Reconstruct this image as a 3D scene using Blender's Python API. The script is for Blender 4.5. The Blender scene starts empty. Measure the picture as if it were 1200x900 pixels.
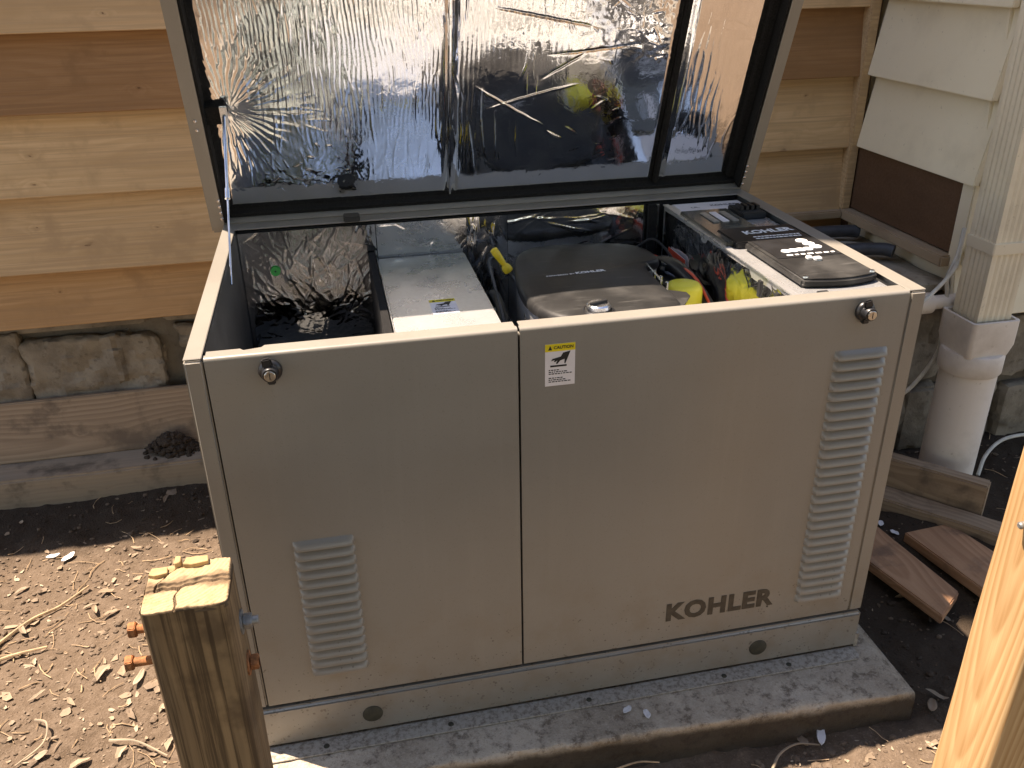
import bpy, bmesh, math, random
import numpy as np
from mathutils import Vector, Matrix, noise as mnoise
random.seed(7); RNG = np.random.default_rng(11)
SC = bpy.context.scene; COL = SC.collection
R = math.radians

# ------------------------------------------------------------------ camera, sky, sun, exposure
cd = bpy.data.cameras.new('camera'); cam = bpy.data.objects.new('camera', cd); COL.objects.link(cam)
yaw, pit, roll = 0.2010, -0.4606, -0.0170
fw = Vector((math.sin(yaw)*math.cos(pit), math.cos(yaw)*math.cos(pit), math.sin(pit)))
rt = Vector((math.cos(yaw), -math.sin(yaw), 0)); up = rt.cross(fw)
c_, s_ = math.cos(roll), math.sin(roll)
rt2 = rt*c_ + up*s_; up2 = up*c_ - rt*s_
cam.matrix_world = Matrix(((rt2.x, up2.x, -fw.x, .2364), (rt2.y, up2.y, -fw.y, -1.2117), (rt2.z, up2.z, -fw.z, 1.3045), (0, 0, 0, 1)))
cd.sensor_width = 36; cd.lens = 1021.88/1200*36; cd.clip_start = .02; cd.clip_end = 500
SC.camera = cam

SUN = Vector((-.86, .51, 0)).normalized()*math.cos(R(67)); SUN.z = math.sin(R(67))
w = bpy.data.worlds.new('World'); SC.world = w; w.use_nodes = True
nt = w.node_tree; bg = nt.nodes['Background']; sky = nt.nodes.new('ShaderNodeTexSky')
sky.sky_type = 'NISHITA'; sky.sun_disc = False; sky.sun_elevation = R(67); sky.sun_rotation = math.atan2(SUN.x, SUN.y)
sky.air_density = 1.0; sky.dust_density = .4; sky.ozone_density = 1.6
nt.links.new(sky.outputs[0], bg.inputs[0]); bg.inputs[1].default_value = .12
sl = bpy.data.lights.new('sun', 'SUN'); sl.energy = 5; sl.angle = R(.53); sl.color = (1, .955, .88)
so = bpy.data.objects.new('sun', sl); COL.objects.link(so); so.rotation_euler = SUN.to_track_quat('Z', 'Y').to_euler()
SC.view_settings.view_transform = 'Standard'; SC.view_settings.look = 'None'
SC.view_settings.exposure = 1.43; SC.view_settings.gamma = 1
SC.view_settings.use_white_balance = True; SC.view_settings.white_balance_temperature = 7850; SC.view_settings.white_balance_tint = 18
SC.cycles.max_bounces = 6; SC.cycles.glossy_bounces = 5; SC.cycles.diffuse_bounces = 3
SC.cycles.caustics_reflective = True; SC.cycles.blur_glossy = .6; SC.cycles.sample_clamp_indirect = 6

# ------------------------------------------------------------------ helpers
WLOC = {}
def reg(o, wl): WLOC[o.name] = Vector(wl)
def tag(o, label=None, cat=None, group=None, kind=None):
    for k, v in (('label', label), ('category', cat), ('group', group), ('kind', kind)):
        if v: o[k] = v
    return o
def empty(name, loc, label, cat, group=None):
    o = bpy.data.objects.new(name, None); COL.objects.link(o); o.location = loc; o.empty_display_size = .05
    reg(o, loc); return tag(o, label, cat, group)
def link(me, name, mat, parent, wloc, smooth=False):
    o = bpy.data.objects.new(name, me); COL.objects.link(o)
    if mat and not me.materials: me.materials.append(mat)
    o.parent = parent
    o.location = Vector(wloc) - (WLOC[parent.name] if parent else Vector((0, 0, 0)))
    reg(o, wloc)
    if smooth:
        me.polygons.foreach_set('use_smooth', [True]*len(me.polygons))
    return o
class MB:
    def __init__(s): s.v = []; s.f = []
    def add(s, vs, fs):
        n = len(s.v); s.v += [tuple(p) for p in vs]; s.f += [tuple(i+n for i in f) for f in fs]; return s
    def box(s, x0, x1, y0, y1, z0, z1, M=None):
        vs = [Vector((x, y, z)) for z in (z0, z1) for y in (y0, y1) for x in (x0, x1)]
        if M: vs = [M @ v for v in vs]
        return s.add(vs, [(0, 2, 3, 1), (4, 5, 7, 6), (0, 1, 5, 4), (2, 6, 7, 3), (0, 4, 6, 2), (1, 3, 7, 5)])
    def prism(s, poly, a, b, axis='z', M=None):
        def P(p, h):
            v = {'z': (p[0], p[1], h), 'x': (h, p[0], p[1]), 'y': (p[0], h, p[1])}[axis]
            v = Vector(v); return M @ v if M else v
        n = len(poly); vs = [P(p, a) for p in poly]+[P(p, b) for p in poly]
        fs = [tuple(range(n))[::-1], tuple(range(n, 2*n))]+[(i, (i+1) % n, n+(i+1) % n, n+i) for i in range(n)]
        return s.add(vs, fs)
    def lathe(s, prof, M=None, n=24):
        vs = []; fs = []; m = len(prof)
        for i in range(n):
            a = 2*math.pi*i/n
            for r, h in prof:
                v = Vector((r*math.cos(a), r*math.sin(a), h)); vs.append(M @ v if M else v)
        for i in range(n):
            j = (i+1) % n
            for k in range(m-1): fs.append((i*m+k, j*m+k, j*m+k+1, i*m+k+1))
        fs.append(tuple(i*m for i in range(n))[::-1]); fs.append(tuple(i*m+m-1 for i in range(n)))
        return s.add(vs, fs)
    def tube(s, pts, r, n=8, closed_ends=True):
        pts = [Vector(p) for p in pts]; vs = []; fs = []; rr = r if isinstance(r, (list, tuple)) else [r]*len(pts)
        prev = None
        for i, p in enumerate(pts):
            t = (pts[min(i+1, len(pts)-1)]-pts[max(i-1, 0)]).normalized()
            if prev is None:
                a = Vector((0, 0, 1)) if abs(t.z) < .9 else Vector((1, 0, 0)); u = t.cross(a).normalized()
            else: u = (prev - t*prev.dot(t)).normalized()
            prev = u; q = t.cross(u)
            for k in range(n):
                a = 2*math.pi*k/n; vs.append(p+(u*math.cos(a)+q*math.sin(a))*rr[i])
        for i in range(len(pts)-1):
            for k in range(n): fs.append((i*n+k, i*n+(k+1) % n, (i+1)*n+(k+1) % n, (i+1)*n+k))
        if closed_ends:
            fs.append(tuple(range(n))[::-1]); fs.append(tuple((len(pts)-1)*n+k for k in range(n)))
        return s.add(vs, fs)
    def mesh(s, name, bevel=0, seg=2, centre=True):
        V = np.array(s.v, float); c = (V.min(0)+V.max(0))/2 if centre else np.zeros(3)
        me = bpy.data.meshes.new(name); me.from_pydata((V-c).tolist(), [], s.f)
        bm = bmesh.new(); bm.from_mesh(me); bmesh.ops.recalc_face_normals(bm, faces=bm.faces)
        if bevel:
            es = [e for e in bm.edges if len(e.link_faces) == 2 and e.calc_face_angle(0) > R(28)]
            bmesh.ops.bevel(bm, geom=es, offset=bevel, segments=seg, affect='EDGES', clamp_overlap=True)
        bm.to_mesh(me); bm.free(); return me, Vector(c)
    def build(s, name, mat, parent=None, bevel=0, seg=2, smooth=False):
        me, c = s.mesh(name, bevel, seg); o = link(me, name, mat, parent, c, smooth)
        if smooth: me.set_sharp_from_angle(angle=R(38))
        return o
def bez(pts, n=24):
    """catmull-rom through the points"""
    P = [Vector(p) for p in pts]; P = [P[0]*2-P[1]]+P+[P[-1]*2-P[-2]]; out = []
    m = len(P)-3
    for i in range(m):
        a, b, c, d = P[i:i+4]
        k = max(2, n//m)
        for j in range(k):
            t = j/k; out.append(.5*((2*b)+(c-a)*t+(2*a-5*b+4*c-d)*t*t+(3*b-a-3*c+d)*t**3))
    out.append(P[-2]); return out
def grid_mesh(name, X, Y, Z, mat, parent=None, smooth=True, flip=False):
    h, wd = X.shape; co = np.stack([X, Y, Z], -1).reshape(-1, 3).astype(np.float32)
    c = (co.min(0)+co.max(0))/2; co = co-c
    me = bpy.data.meshes.new(name); i = np.arange(h*wd).reshape(h, wd)
    q = np.stack([i[:-1, :-1], i[:-1, 1:], i[1:, 1:], i[1:, :-1]], -1).reshape(-1, 4)
    if flip: q = q[:, ::-1]
    me.vertices.add(h*wd); me.vertices.foreach_set('co', co.ravel())
    me.loops.add(q.size); me.loops.foreach_set('vertex_index', q.ravel().astype(np.int32))
    me.polygons.add(len(q)); me.polygons.foreach_set('loop_start', np.arange(0, q.size, 4, dtype=np.int32))
    me.update(calc_edges=True); me.validate()
    return link(me, name, mat, parent, Vector(c.tolist()), smooth)
_tab = RNG.random((256, 256))
def vnoise(x, y, f, sd=0):
    x = np.asarray(x)*f+sd*17.3+500; y = np.asarray(y)*f+sd*7.7+500
    xi = np.floor(x).astype(int); yi = np.floor(y).astype(int); u = x-xi; v = y-yi
    u = u*u*(3-2*u); v = v*v*(3-2*v); T = lambda a, b: _tab[a % 256, b % 256]
    return (T(xi, yi)*(1-u)+T(xi+1, yi)*u)*(1-v)+(T(xi, yi+1)*(1-u)+T(xi+1, yi+1)*u)*v
def fbm(x, y, f, octv=4, sd=0):
    r = 0; a = .5
    for k in range(octv): r = r+a*(vnoise(x, y, f*2**k, sd+k)-.5)*2; a *= .5
    return r
def sstep(a, b, x): t = np.clip((x-a)/(b-a), 0, 1); return t*t*(3-2*t)

# ------------------------------------------------------------------ node helpers / materials
class NT:
    def __init__(s, name):
        s.m = bpy.data.materials.new(name); s.m.use_nodes = True; s.t = s.m.node_tree
        s.b = s.t.nodes['Principled BSDF']; s.tc = s.n('ShaderNodeTexCoord'); s.oi = None
    def n(s, ty, **kw):
        nd = s.t.nodes.new(ty)
        for k, v in kw.items(): setattr(nd, k, v)
        return nd
    def put(s, sock, v):
        if isinstance(v, bpy.types.NodeSocket): s.t.links.new(v, sock)
        elif v is not None: sock.default_value = v if not (isinstance(v, tuple) and len(v) == 3 and sock.type == 'RGBA') else (*v, 1)
    def math(s, op, a, b=None, c=None, clamp=False):
        nd = s.n('ShaderNodeMath', operation=op, use_clamp=clamp)
        for i, v in enumerate((a, b, c)): s.put(nd.inputs[i], v)
        return nd.outputs[0]
    def vmath(s, op, a, b=None):
        nd = s.n('ShaderNodeVectorMath', operation=op); s.put(nd.inputs[0], a)
        if b is not None: s.put(nd.inputs[1], b)
        return nd.outputs[0]
    def obj(s): return s.tc.outputs['Object']
    def rnd(s):
        if not s.oi: s.oi = s.n('ShaderNodeObjectInfo')
        return s.oi.outputs['Random']
    def ocol(s): s.rnd(); return s.oi.outputs['Color']
    def noise(s, vec, scale=1, detail=3, rough=.55, dist=0):
        nd = s.n('ShaderNodeTexNoise'); s.put(nd.inputs['Vector'], vec); nd.inputs['Scale'].default_value = scale
        nd.inputs['Detail'].default_value = detail; nd.inputs['Roughness'].default_value = rough; nd.inputs['Distortion'].default_value = dist
        return nd.outputs[0]
    def voro(s, vec, scale=1, feature='F1', rand=1):
        nd = s.n('ShaderNodeTexVoronoi', feature=feature); s.put(nd.inputs['Vector'], vec); nd.inputs['Scale'].default_value = scale
        nd.inputs['Randomness'].default_value = rand; return nd.outputs['Distance']
    def rmp(s, v, a, b, lo=0, hi=1, smooth=True):
        nd = s.n('ShaderNodeMapRange', interpolation_type='SMOOTHSTEP' if smooth else 'LINEAR'); s.put(nd.inputs[0], v)
        for i, q in enumerate((a, b, lo, hi)): nd.inputs[i+1].default_value = q
        return nd.outputs[0]
    def mix(s, f, a, b, bt='MIX'):
        nd = s.n('ShaderNodeMix', data_type='RGBA', blend_type=bt); s.put(nd.inputs[0], f); s.put(nd.inputs[6], a); s.put(nd.inputs[7], b)
        return nd.outputs[2]
    def sep(s, v): nd = s.n('ShaderNodeSeparateXYZ'); s.put(nd.inputs[0], v); return nd.outputs
    def comb(s, x, y, z):
        nd = s.n('ShaderNodeCombineXYZ')
        for i, v in enumerate((x, y, z)): s.put(nd.inputs[i], v)
        return nd.outputs[0]
    def bump(s, h, st=.3, dist=.002, prev=None):
        nd = s.n('ShaderNodeBump'); nd.inputs['Strength'].default_value = st; nd.inputs['Distance'].default_value = dist; s.put(nd.inputs['Height'], h)
        if prev is not None: s.put(nd.inputs['Normal'], prev)
        return nd.outputs[0]
    def out(s, col=None, rough=None, metal=None, nrm=None, spec=None, **kw):
        if col is not None: s.put(s.b.inputs['Base Color'], col)
        if rough is not None: s.put(s.b.inputs['Roughness'], rough)
        if metal is not None: s.put(s.b.inputs['Metallic'], metal)
        if nrm is not None: s.put(s.b.inputs['Normal'], nrm)
        if spec is not None: s.put(s.b.inputs['Specular IOR Level'], spec)
        for k, v in kw.items(): s.put(s.b.inputs[k], v)
        return s.m
def simple(name, col, rough=.5, metal=0, var=.08, sc=30, bump=0, spec=.5):
    t = NT(name); n = t.noise(t.obj(), sc, 4)
    c = t.mix(t.rmp(n, .3, .7), tuple(x*(1-var) for x in col), tuple(min(1, x*(1+var)) for x in col))
    r = t.rmp(n, .2, .8, max(0, rough-.06), rough+.06)
    return t.out(c, r, metal, t.bump(n, bump, .001) if bump else None, spec)

def wood(name, light, dark, knot=(.12, .06, .03), axis='x', freq=85, knots=1.0, stain=None, rough=.75, ocol=False, ringamt=.75, off=(0, -.06), greys=None, face='z', tilt=0.0, fibre=.55, rj=.12, bj=.10, fj=.004, streak=None):
    """solid lumber: growth rings about a pith line, stretched fibre noise, knots"""
    t = NT(name); v = t.vmath('ADD', t.obj(), t.comb(*[t.math('MULTIPLY', t.rnd(), 23.0) if q == axis else 0 for q in 'xyz']))
    x, y, z = t.sep(v)
    g, a, b = {'x': (x, z, y), 'z': (z, x, y), 'y': (y, x, z)}[axis]
    r1 = t.rnd()
    if axis == 'z': g = t.math('ADD', g, 0.0)
    ks = t.comb(t.math('MULTIPLY', g, 3.6), t.math('MULTIPLY', a, 6.5), 0)
    kn = t.n('ShaderNodeTexVoronoi', voronoi_dimensions='2D'); wob = t.noise(t.comb(t.math('MULTIPLY', g, 30), t.math('MULTIPLY', a, 45), 0), 1, 2); t.put(kn.inputs['Vector'], t.vmath('ADD', ks, t.comb(t.math('MULTIPLY', wob, .09), t.math('MULTIPLY', wob, .12), 0))); kn.inputs['Scale'].default_value = 1
    ksz = t.rmp(t.sep(kn.outputs['Color'])[0], .35, 1.0, 4.0, .55, False); kd = t.math('MULTIPLY', kn.outputs['Distance'], ksz)
    km = t.math('ADD', t.rmp(kd, .02, .055, .85, 0), t.rmp(kd, .03, .16, .3, 0), clamp=True)
    kwarp = t.rmp(kd, 0, .45, .022*knots, 0)
    lowf = t.noise(t.comb(t.math('MULTIPLY', g, 1.6), t.math('MULTIPLY', a, 4), t.math('MULTIPLY', b, 4)), 1, 2)
    pa = t.math('ADD', t.math('SUBTRACT', t.math('SUBTRACT', a, off[0]), t.math('MULTIPLY', t.sep(t.obj())['xyz'.index(axis)], tilt)) if tilt else t.math('SUBTRACT', a, off[0]), t.math('MULTIPLY', t.math('SUBTRACT', r1, .5), rj))
    pb = t.math('ADD', t.math('SUBTRACT', b, off[1]), t.math('MULTIPLY', t.math('SUBTRACT', lowf, .5), bj))
    rad = t.math('SQRT', t.math('ADD', t.math('MULTIPLY', pa, pa), t.math('MULTIPLY', pb, pb)))
    rad = t.math('ADD', rad, kwarp)
    fib = t.noise(t.comb(t.math('MULTIPLY', g, 3.5), t.math('MULTIPLY', a, 170), t.math('MULTIPLY', b, 170)), 1, 3)
    rad = t.math('ADD', rad, t.math('MULTIPLY', fib, fj))
    fr = t.math('FRACT', t.math('MULTIPLY', rad, freq))
    ring = t.math('MULTIPLY', t.rmp(fr, 0, .75), t.rmp(fr, .8, 1.0, 1, 0))
    mixf = t.math('ADD', t.math('MULTIPLY', ring, ringamt), t.math('MULTIPLY', t.math('SUBTRACT', fib, .35), fibre), clamp=True)
    c = t.mix(mixf, light, dark)
    big = t.noise(t.comb(t.math('MULTIPLY', g, 1.1), t.math('MULTIPLY', a, 9), t.math('MULTIPLY', b, 3)), 1, 4)
    c = t.mix(t.rmp(big, .35, .72, 0, .55), c, tuple(d*.8 for d in dark))
    if knots: c = t.mix(t.math('MULTIPLY', km, min(1, knots)*.85), c, knot)
    if stain:
        sn = t.noise(v, 9, 5, .6); c = t.mix(t.rmp(sn, .5, .68, 0, .75), c, stain)
    if greys:
        gn = t.noise(t.comb(t.math('MULTIPLY', g, 2), t.math('MULTIPLY', a, 25), t.math('MULTIPLY', b, 25)), 1, 4); c = t.mix(t.rmp(gn, .4, .65, 0, .6), c, greys)
    if streak:
        sk = t.noise(t.comb(t.math('MULTIPLY', g, 1.8), t.math('MULTIPLY', a, 110), t.math('MULTIPLY', b, 110)), 1, 5, .7); c = t.mix(t.rmp(sk, .46, .62, 0, .8), c, streak)
    if ocol: c = t.mix(1.0, c, t.ocol(), 'MULTIPLY')
    hgt = fib
    return t.out(c, t.rmp(fib, .2, .8, rough-.08, rough+.1), 0, t.bump(hgt, .35, .0015), .3)

M = {}
M['cedar'] = wood('cedar', (.72, .512, .30), (.56, .365, .19), (.13, .065, .03), ocol=True, ringamt=.38, freq=75, fibre=.9, stain=(.47, .32, .18), streak=(.50, .34, .195))
M['brown_board'] = wood('brown_board', (.15, .082, .045), (.10, .052, .028), ringamt=.08, knots=.4, fibre=.9)
M['timber_grey'] = wood('timber_grey', (.36, .275, .19), (.25, .18, .12), stain=(.05, .038, .028), greys=(.30, .24, .175), knots=.3, ringamt=.3)
M['timber_brown'] = wood('timber_brown', (.38, .27, .175), (.27, .185, .118), stain=(.12, .085, .06), knots=.4)
M['plank_red'] = wood('plank_red', (.50, .28, .155), (.37, .19, .10), knots=.4, stain=(.15, .09, .06), axis='y', face='x')
M['post_old'] = wood('post_old', (.37, .25, .13), (.20, .122, .06), axis='z', freq=42, off=(.03, .11), stain=(.09, .055, .028), greys=(.14, .095, .055), knots=.35, ringamt=.3, fibre=1.0, tilt=.03, streak=(.055, .033, .016))
M['post_new'] = wood('post_new', (.64, .43, .22), (.44, .245, .10), axis='z', freq=120, off=(-.085, .004), knots=.0, ringamt=.8, tilt=.07, rj=.0, bj=.016, fj=.0016, fibre=.8, streak=(.52, .32, .15))
M['post_end'] = simple('post_end', (.42, .28, .13), .85, var=.25, sc=60, bump=.5)
M['crack'] = simple('crack', (.16, .11, .075), .95, var=.4, sc=120, bump=.8)

def mk_paint():
    t = NT('beige_paint'); v = t.obj()
    n1 = t.noise(v, 3, 4); n2 = t.noise(v, 900, 2)
    c = t.mix(t.rmp(n1, .3, .7), (.222, .203, .171), (.244, .223, .188))
    geo = t.n('ShaderNodeNewGeometry'); z = t.sep(geo.outputs['Position'])[2]
    low = t.rmp(z, .0, .42, 1, 0)
    # mud splash specks: small dots, more of them near the ground
    vd = t.voro(v, 150); vsz = t.noise(v, 60, 3)
    stv = t.noise(t.vmath('MULTIPLY', v, (42, 42, 2.2)), 1, 4, .6); c = t.mix(t.rmp(stv, .52, .78, 0, .20), c, (.30, .27, .225)); c = t.mix(t.rmp(t.noise(v, 420, 1), .66, .74, 0, .35), c, (.13, .11, .085))
    th = t.math('MULTIPLY', t.math('SUBTRACT', vsz, .46), t.math('MULTIPLY', low, 2.1))
    sp = t.math('LESS_THAN', vd, th)
    c = t.mix(t.math('MULTIPLY', sp, .75), c, (.085, .065, .045))
    film = t.math('MULTIPLY', t.rmp(t.noise(v, 14, 5, .65), .4, .75), t.math('MULTIPLY', low, .85))
    c = t.mix(film, c, (.20, .16, .115))
    smg = t.noise(t.vmath('MULTIPLY', v, (2.5, 2.5, 9)), 2.2, 5, .6)
    c = t.mix(t.rmp(smg, .52, .75, 0, .22), c, (.205, .185, .15))
    nb = t.bump(n2, .10, .0004); nb = t.bump(t.noise(v, 2.2, 2), .10, .02, nb)
    return t.out(c, t.rmp(n1, .3, .7, .31, .40), 0, nb, .85)
M['paint'] = mk_paint()
def mk_flange():
    t = NT('dusty_flange'); v = t.obj(); n = t.noise(v, 110, 5, .75)
    c = t.mix(t.rmp(n, .42, .66), (.36, .325, .27), (.17, .135, .10)); return t.out(c, .6, 0, t.bump(n, .4, .001))
M['flange'] = mk_flange()
M['foam'] = simple('black_foam', (.015, .0145, .014), .85, var=.4, sc=250, bump=.3, spec=.15)
M['liner'] = simple('grey_liner', (.045, .046, .045), .55, var=.25, sc=12)
M['black'] = simple('black_plastic', (.014, .014, .015), .38, var=.2, sc=20)
M['blackmatte'] = simple('matte_black', (.012, .012, .012), .7)
def mk_cover():
    t = NT('cover_plastic'); v = t.obj(); n = t.noise(t.vmath('MULTIPLY', v, (3, 26, 3)), 3, 5, .6); n2 = t.noise(v, 8, 5, .6)
    c = t.mix(t.rmp(n2, .42, .7, 0, .55), (.018, .0175, .017), (.075, .072, .066))
    c = t.mix(t.rmp(n, .55, .75, 0, .45), c, (.13, .125, .115))
    return t.out(c, t.rmp(n2, .3, .7, .36, .6), 0, t.bump(t.noise(v, 700, 2), .12, .0005), .22)
M['cover'] = mk_cover()
def mk_galv():
    t = NT('galvanised'); v = t.obj(); d = t.noise(v, 12, 4); sp = t.voro(v, 150)
    c = t.mix(t.rmp(sp, .1, .8), (.84, .84, .83), (.90, .90, .89)); c = t.mix(t.rmp(d, .45, .75, 0, .35), c, (.76, .76, .75))
    return t.out(c, t.rmp(d, .3, .7, .25, .33), .80)
M['galv'] = mk_galv()
def mk_foil():
    t = NT('crinkled_foil'); v = t.obj(); n = t.noise(v, 70, 2, .6, .8); n2 = t.noise(v, 14, 2)
    c = t.mix(t.rmp(n2, .3, .7), (.90, .89, .885), (.94, .94, .94))
    return t.out(c, t.rmp(n2, .3, .7, .05, .11), 1, t.bump(n, .07, .003))
M['foil'] = mk_foil()
M['steel'] = simple('bright_steel', (.62, .64, .67), .22, 1, var=.1)
M['zinc'] = simple('zinc_bolt', (.34, .34, .33), .55, .8, var=.25, sc=80)
M['chrome'] = simple('lock_face', (.55, .52, .46), .3, 1, var=.15, sc=200)
M['rust'] = simple('rusty_iron', (.36, .145, .055), .85, .1, var=.45, sc=110, bump=.6)
M['yellow'] = simple('yellow_plastic', (.74, .68, .05), .38, var=.05)
M['yellow2'] = simple('dipstick_yellow', (.78, .56, .03), .4, var=.08)
M['white'] = simple('white_print', (.80, .80, .78), .5, var=.03)
M['labelw'] = simple('label_white', (.74, .71, .72), .45, var=.04)
M['labely'] = simple('label_yellow', (.75, .60, .02), .45, var=.04)
M['labelr'] = simple('label_red', (.62, .07, .03), .45, var=.04)
M['green'] = simple('green_sticker', (.02, .55, .10), .45, var=.05)
M['logo'] = simple('logo_print', (.055, .045, .032), .5, var=.3, sc=90)
M['plug'] = simple('rubber_plug', (.040, .036, .022), .75, var=.3, sc=90)
M['clear'] = simple('dusty_smoke_cover', (.10, .095, .075), .14, var=.3, sc=14)
M['cream'] = None
def mk_cream(name, base, dirt, amt):
    t = NT(name); v = t.vmath('ADD', t.obj(), t.comb(t.rnd(), t.rnd(), 0)); n = t.noise(v, 7, 5, .6); f = t.noise(t.vmath('MULTIPLY', v, (60, 60, 9)), 1, 3)
    c = t.mix(t.rmp(n, .48, .75, 0, amt), base, dirt); s = t.noise(v, 70, 3)
    c = t.mix(t.rmp(s, .66, .74, 0, .5), c, dirt)
    return t.out(c, .6, 0, t.bump(t.math('ADD', f, t.math('MULTIPLY', s, .5)), .22, .0015), .4)
M['cream'] = mk_cream('cream_paint', (.86, .755, .555), (.56, .47, .33), .3)
M['gutter'] = mk_cream('cream_gutter', (.78, .68, .51), (.45, .37, .26), .35)
M['pvc'] = mk_cream('dusty_pvc', (.78, .70, .62), (.45, .37, .29), .45)
M['sill'] = mk_cream('weathered_sill', (.40, .30, .20), (.2, .14, .09), .5)
def mk_stone(name, a, b, dk):
    t = NT(name); v = t.vmath('ADD', t.obj(), t.comb(t.math('MULTIPLY', t.rnd(), 9), 0, 0)); n = t.noise(v, 10, 6, .65); n2 = t.noise(v, 45, 5, .6)
    c = t.mix(t.rmp(n, .35, .68), a, b); c = t.mix(t.rmp(n2, .55, .75, 0, .6), c, dk)
    return t.out(c, .9, 0, t.bump(t.math('ADD', n2, n), .7, .006), .2)
M['stone'] = mk_stone('fieldstone', (.30, .255, .195), (.18, .148, .112), (.085, .068, .05))
M['mortar'] = mk_stone('mortar', (.19, .165, .13), (.13, .11, .085), (.08, .065, .05))
M['ledge'] = mk_stone('parged_ledge', (.42, .37, .29), (.30, .25, .19), (.14, .11, .08))
def mk_concrete():
    t = NT('concrete'); v = t.obj(); n = t.noise(v, 4, 6, .7); n2 = t.noise(v, 34, 6, .75); n3 = t.noise(v, 240, 3, .7)
    c = t.mix(t.rmp(n, .35, .65), (.50, .425, .33), (.31, .255, .19)); c = t.mix(t.rmp(n2, .47, .66, 0, .85), c, (.12, .09, .064))
    c = t.mix(t.rmp(n3, .52, .70, 0, .45), c, (.54, .48, .40)); c = t.mix(t.rmp(n3, .30, .42, .5, 0), c, (.13, .10, .075))
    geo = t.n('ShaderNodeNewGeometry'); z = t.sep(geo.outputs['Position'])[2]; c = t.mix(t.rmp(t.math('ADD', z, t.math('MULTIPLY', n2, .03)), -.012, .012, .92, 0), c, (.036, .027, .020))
    return t.out(c, .92, 0, t.bump(t.math('ADD', n2, t.math('MULTIPLY', n3, .6)), .8, .004), .2)
M['concrete'] = mk_concrete()
def mk_soil():
    t = NT('soil'); geo = t.n('ShaderNodeNewGeometry'); v = geo.outputs['Position']; n = t.noise(v, 3.2, 5, .6); n2 = t.noise(v, 38, 4, .65); n3 = t.noise(v, 210, 2, .6)
    c = t.mix(t.rmp(n, .3, .7), (.126, .090, .062), (.092, .065, .044)); c = t.mix(t.rmp(n2, .35, .7, 0, .8), c, (.148, .109, .078))
    c = t.mix(t.rmp(n3, .55, .75, 0, .55), c, (.24, .182, .135))
    # earth painted darker where shade lies beside the house and the machine
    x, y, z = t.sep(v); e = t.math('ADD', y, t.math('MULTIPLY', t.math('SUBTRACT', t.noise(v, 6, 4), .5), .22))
    shade_l = t.rmp(e, .74, .92); shade_r = t.math('MULTIPLY', t.rmp(t.math('ADD', x, t.math('MULTIPLY', n, .12)), 1.18, 1.34), t.rmp(e, -.22, -.1))
    c = t.mix(t.math('MULTIPLY', t.math('MAXIMUM', shade_l, shade_r), .85), c, (.040, .029, .020))
    hb = t.math('ADD', t.math('MULTIPLY', n2, .6), t.math('MULTIPLY', n3, .35))
    return t.out(c, .95, 0, t.bump(hb, .9, .012), .15)
M['soil'] = mk_soil()
M['clod'] = mk_stone('dirt_clod', (.155, .114, .081), (.120, .086, .059), (.076, .052, .036))
M['darksoil'] = mk_stone('dark_soil', (.07, .05, .035), (.045, .033, .024), (.03, .02, .015))
M['leaf'] = simple('dry_leaf', (.215, .155, .102), .8, var=.4, sc=9)
M['chip'] = simple('pale_chip', (.31, .24, .165), .85, var=.35, sc=9)
M['petal'] = simple('white_petal', (.72, .70, .68), .7, var=.06)
M['twig'] = simple('dry_twig', (.42, .29, .17), .85, var=.3, sc=40)
M['cable'] = simple('white_cable', (.55, .52, .45), .5, var=.12)
M['hose'] = simple('grey_hose', (.05, .055, .065), .5, var=.2)
M['shingle'] = simple('roof_shingle', (.10, .09, .085), .9, var=.3, sc=60, bump=.6)
M['glyph'] = M['logo']

# ------------------------------------------------------------------ sizes read off the photograph
W, H, D, HB = 1.2, .7844, .7219, .0958
G = -.07; TH = -.3354; WY = 1.20
LD = Vector((0, math.sin(TH), math.cos(TH))); LN = Vector((0, -math.cos(TH), math.sin(TH)))
def lid(x, l, off=0): return Vector((x, D, H)) + LD*l - LN*off     # off = distance behind the rim plane

# ------------------------------------------------------------------ ground
def ground_h(x, y):
    x = np.asarray(x, float); y = np.asarray(y, float)
    near = sstep(-3, -1.2, x)*sstep(4, 2.6, x)*sstep(-2.4, -.6, y)
    h = G + .020*fbm(x, y, 2.2, 3, 1) + near*(.011*fbm(x, y, 14, 4, 5)+.006*np.abs(fbm(x, y, 40, 3, 9)))
    h = h + .055*sstep(1.25, 1.75, x)*sstep(-.05, .45, y)
    h = h - .012*sstep(.12, 0, np.abs(y+.16))*sstep(-.1, .1, x)*sstep(1.35, 1.2, x)
    return np.where((x > -.02) & (x < 1.2) & (y > -.05) & (y < .8), np.minimum(h, -.085), h)
fx = np.arange(-1.15, 2.45, .0075); fy = np.arange(-.85, 1.35, .0075)
gx = np.concatenate([np.geomspace(60, 1.3, 26)*-1, fx, np.geomspace(2.55, 60, 26)])
gy = np.concatenate([np.geomspace(60, 1.0, 26)*-1, fy, np.geomspace(1.5, 60, 22)])
GX, GY = np.meshgrid(gx, gy)
ground = tag(grid_mesh('ground', GX, GY, ground_h(GX, GY), M['soil']), 'bare brown soil with dry litter around the machine', None, None, 'structure')

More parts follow.
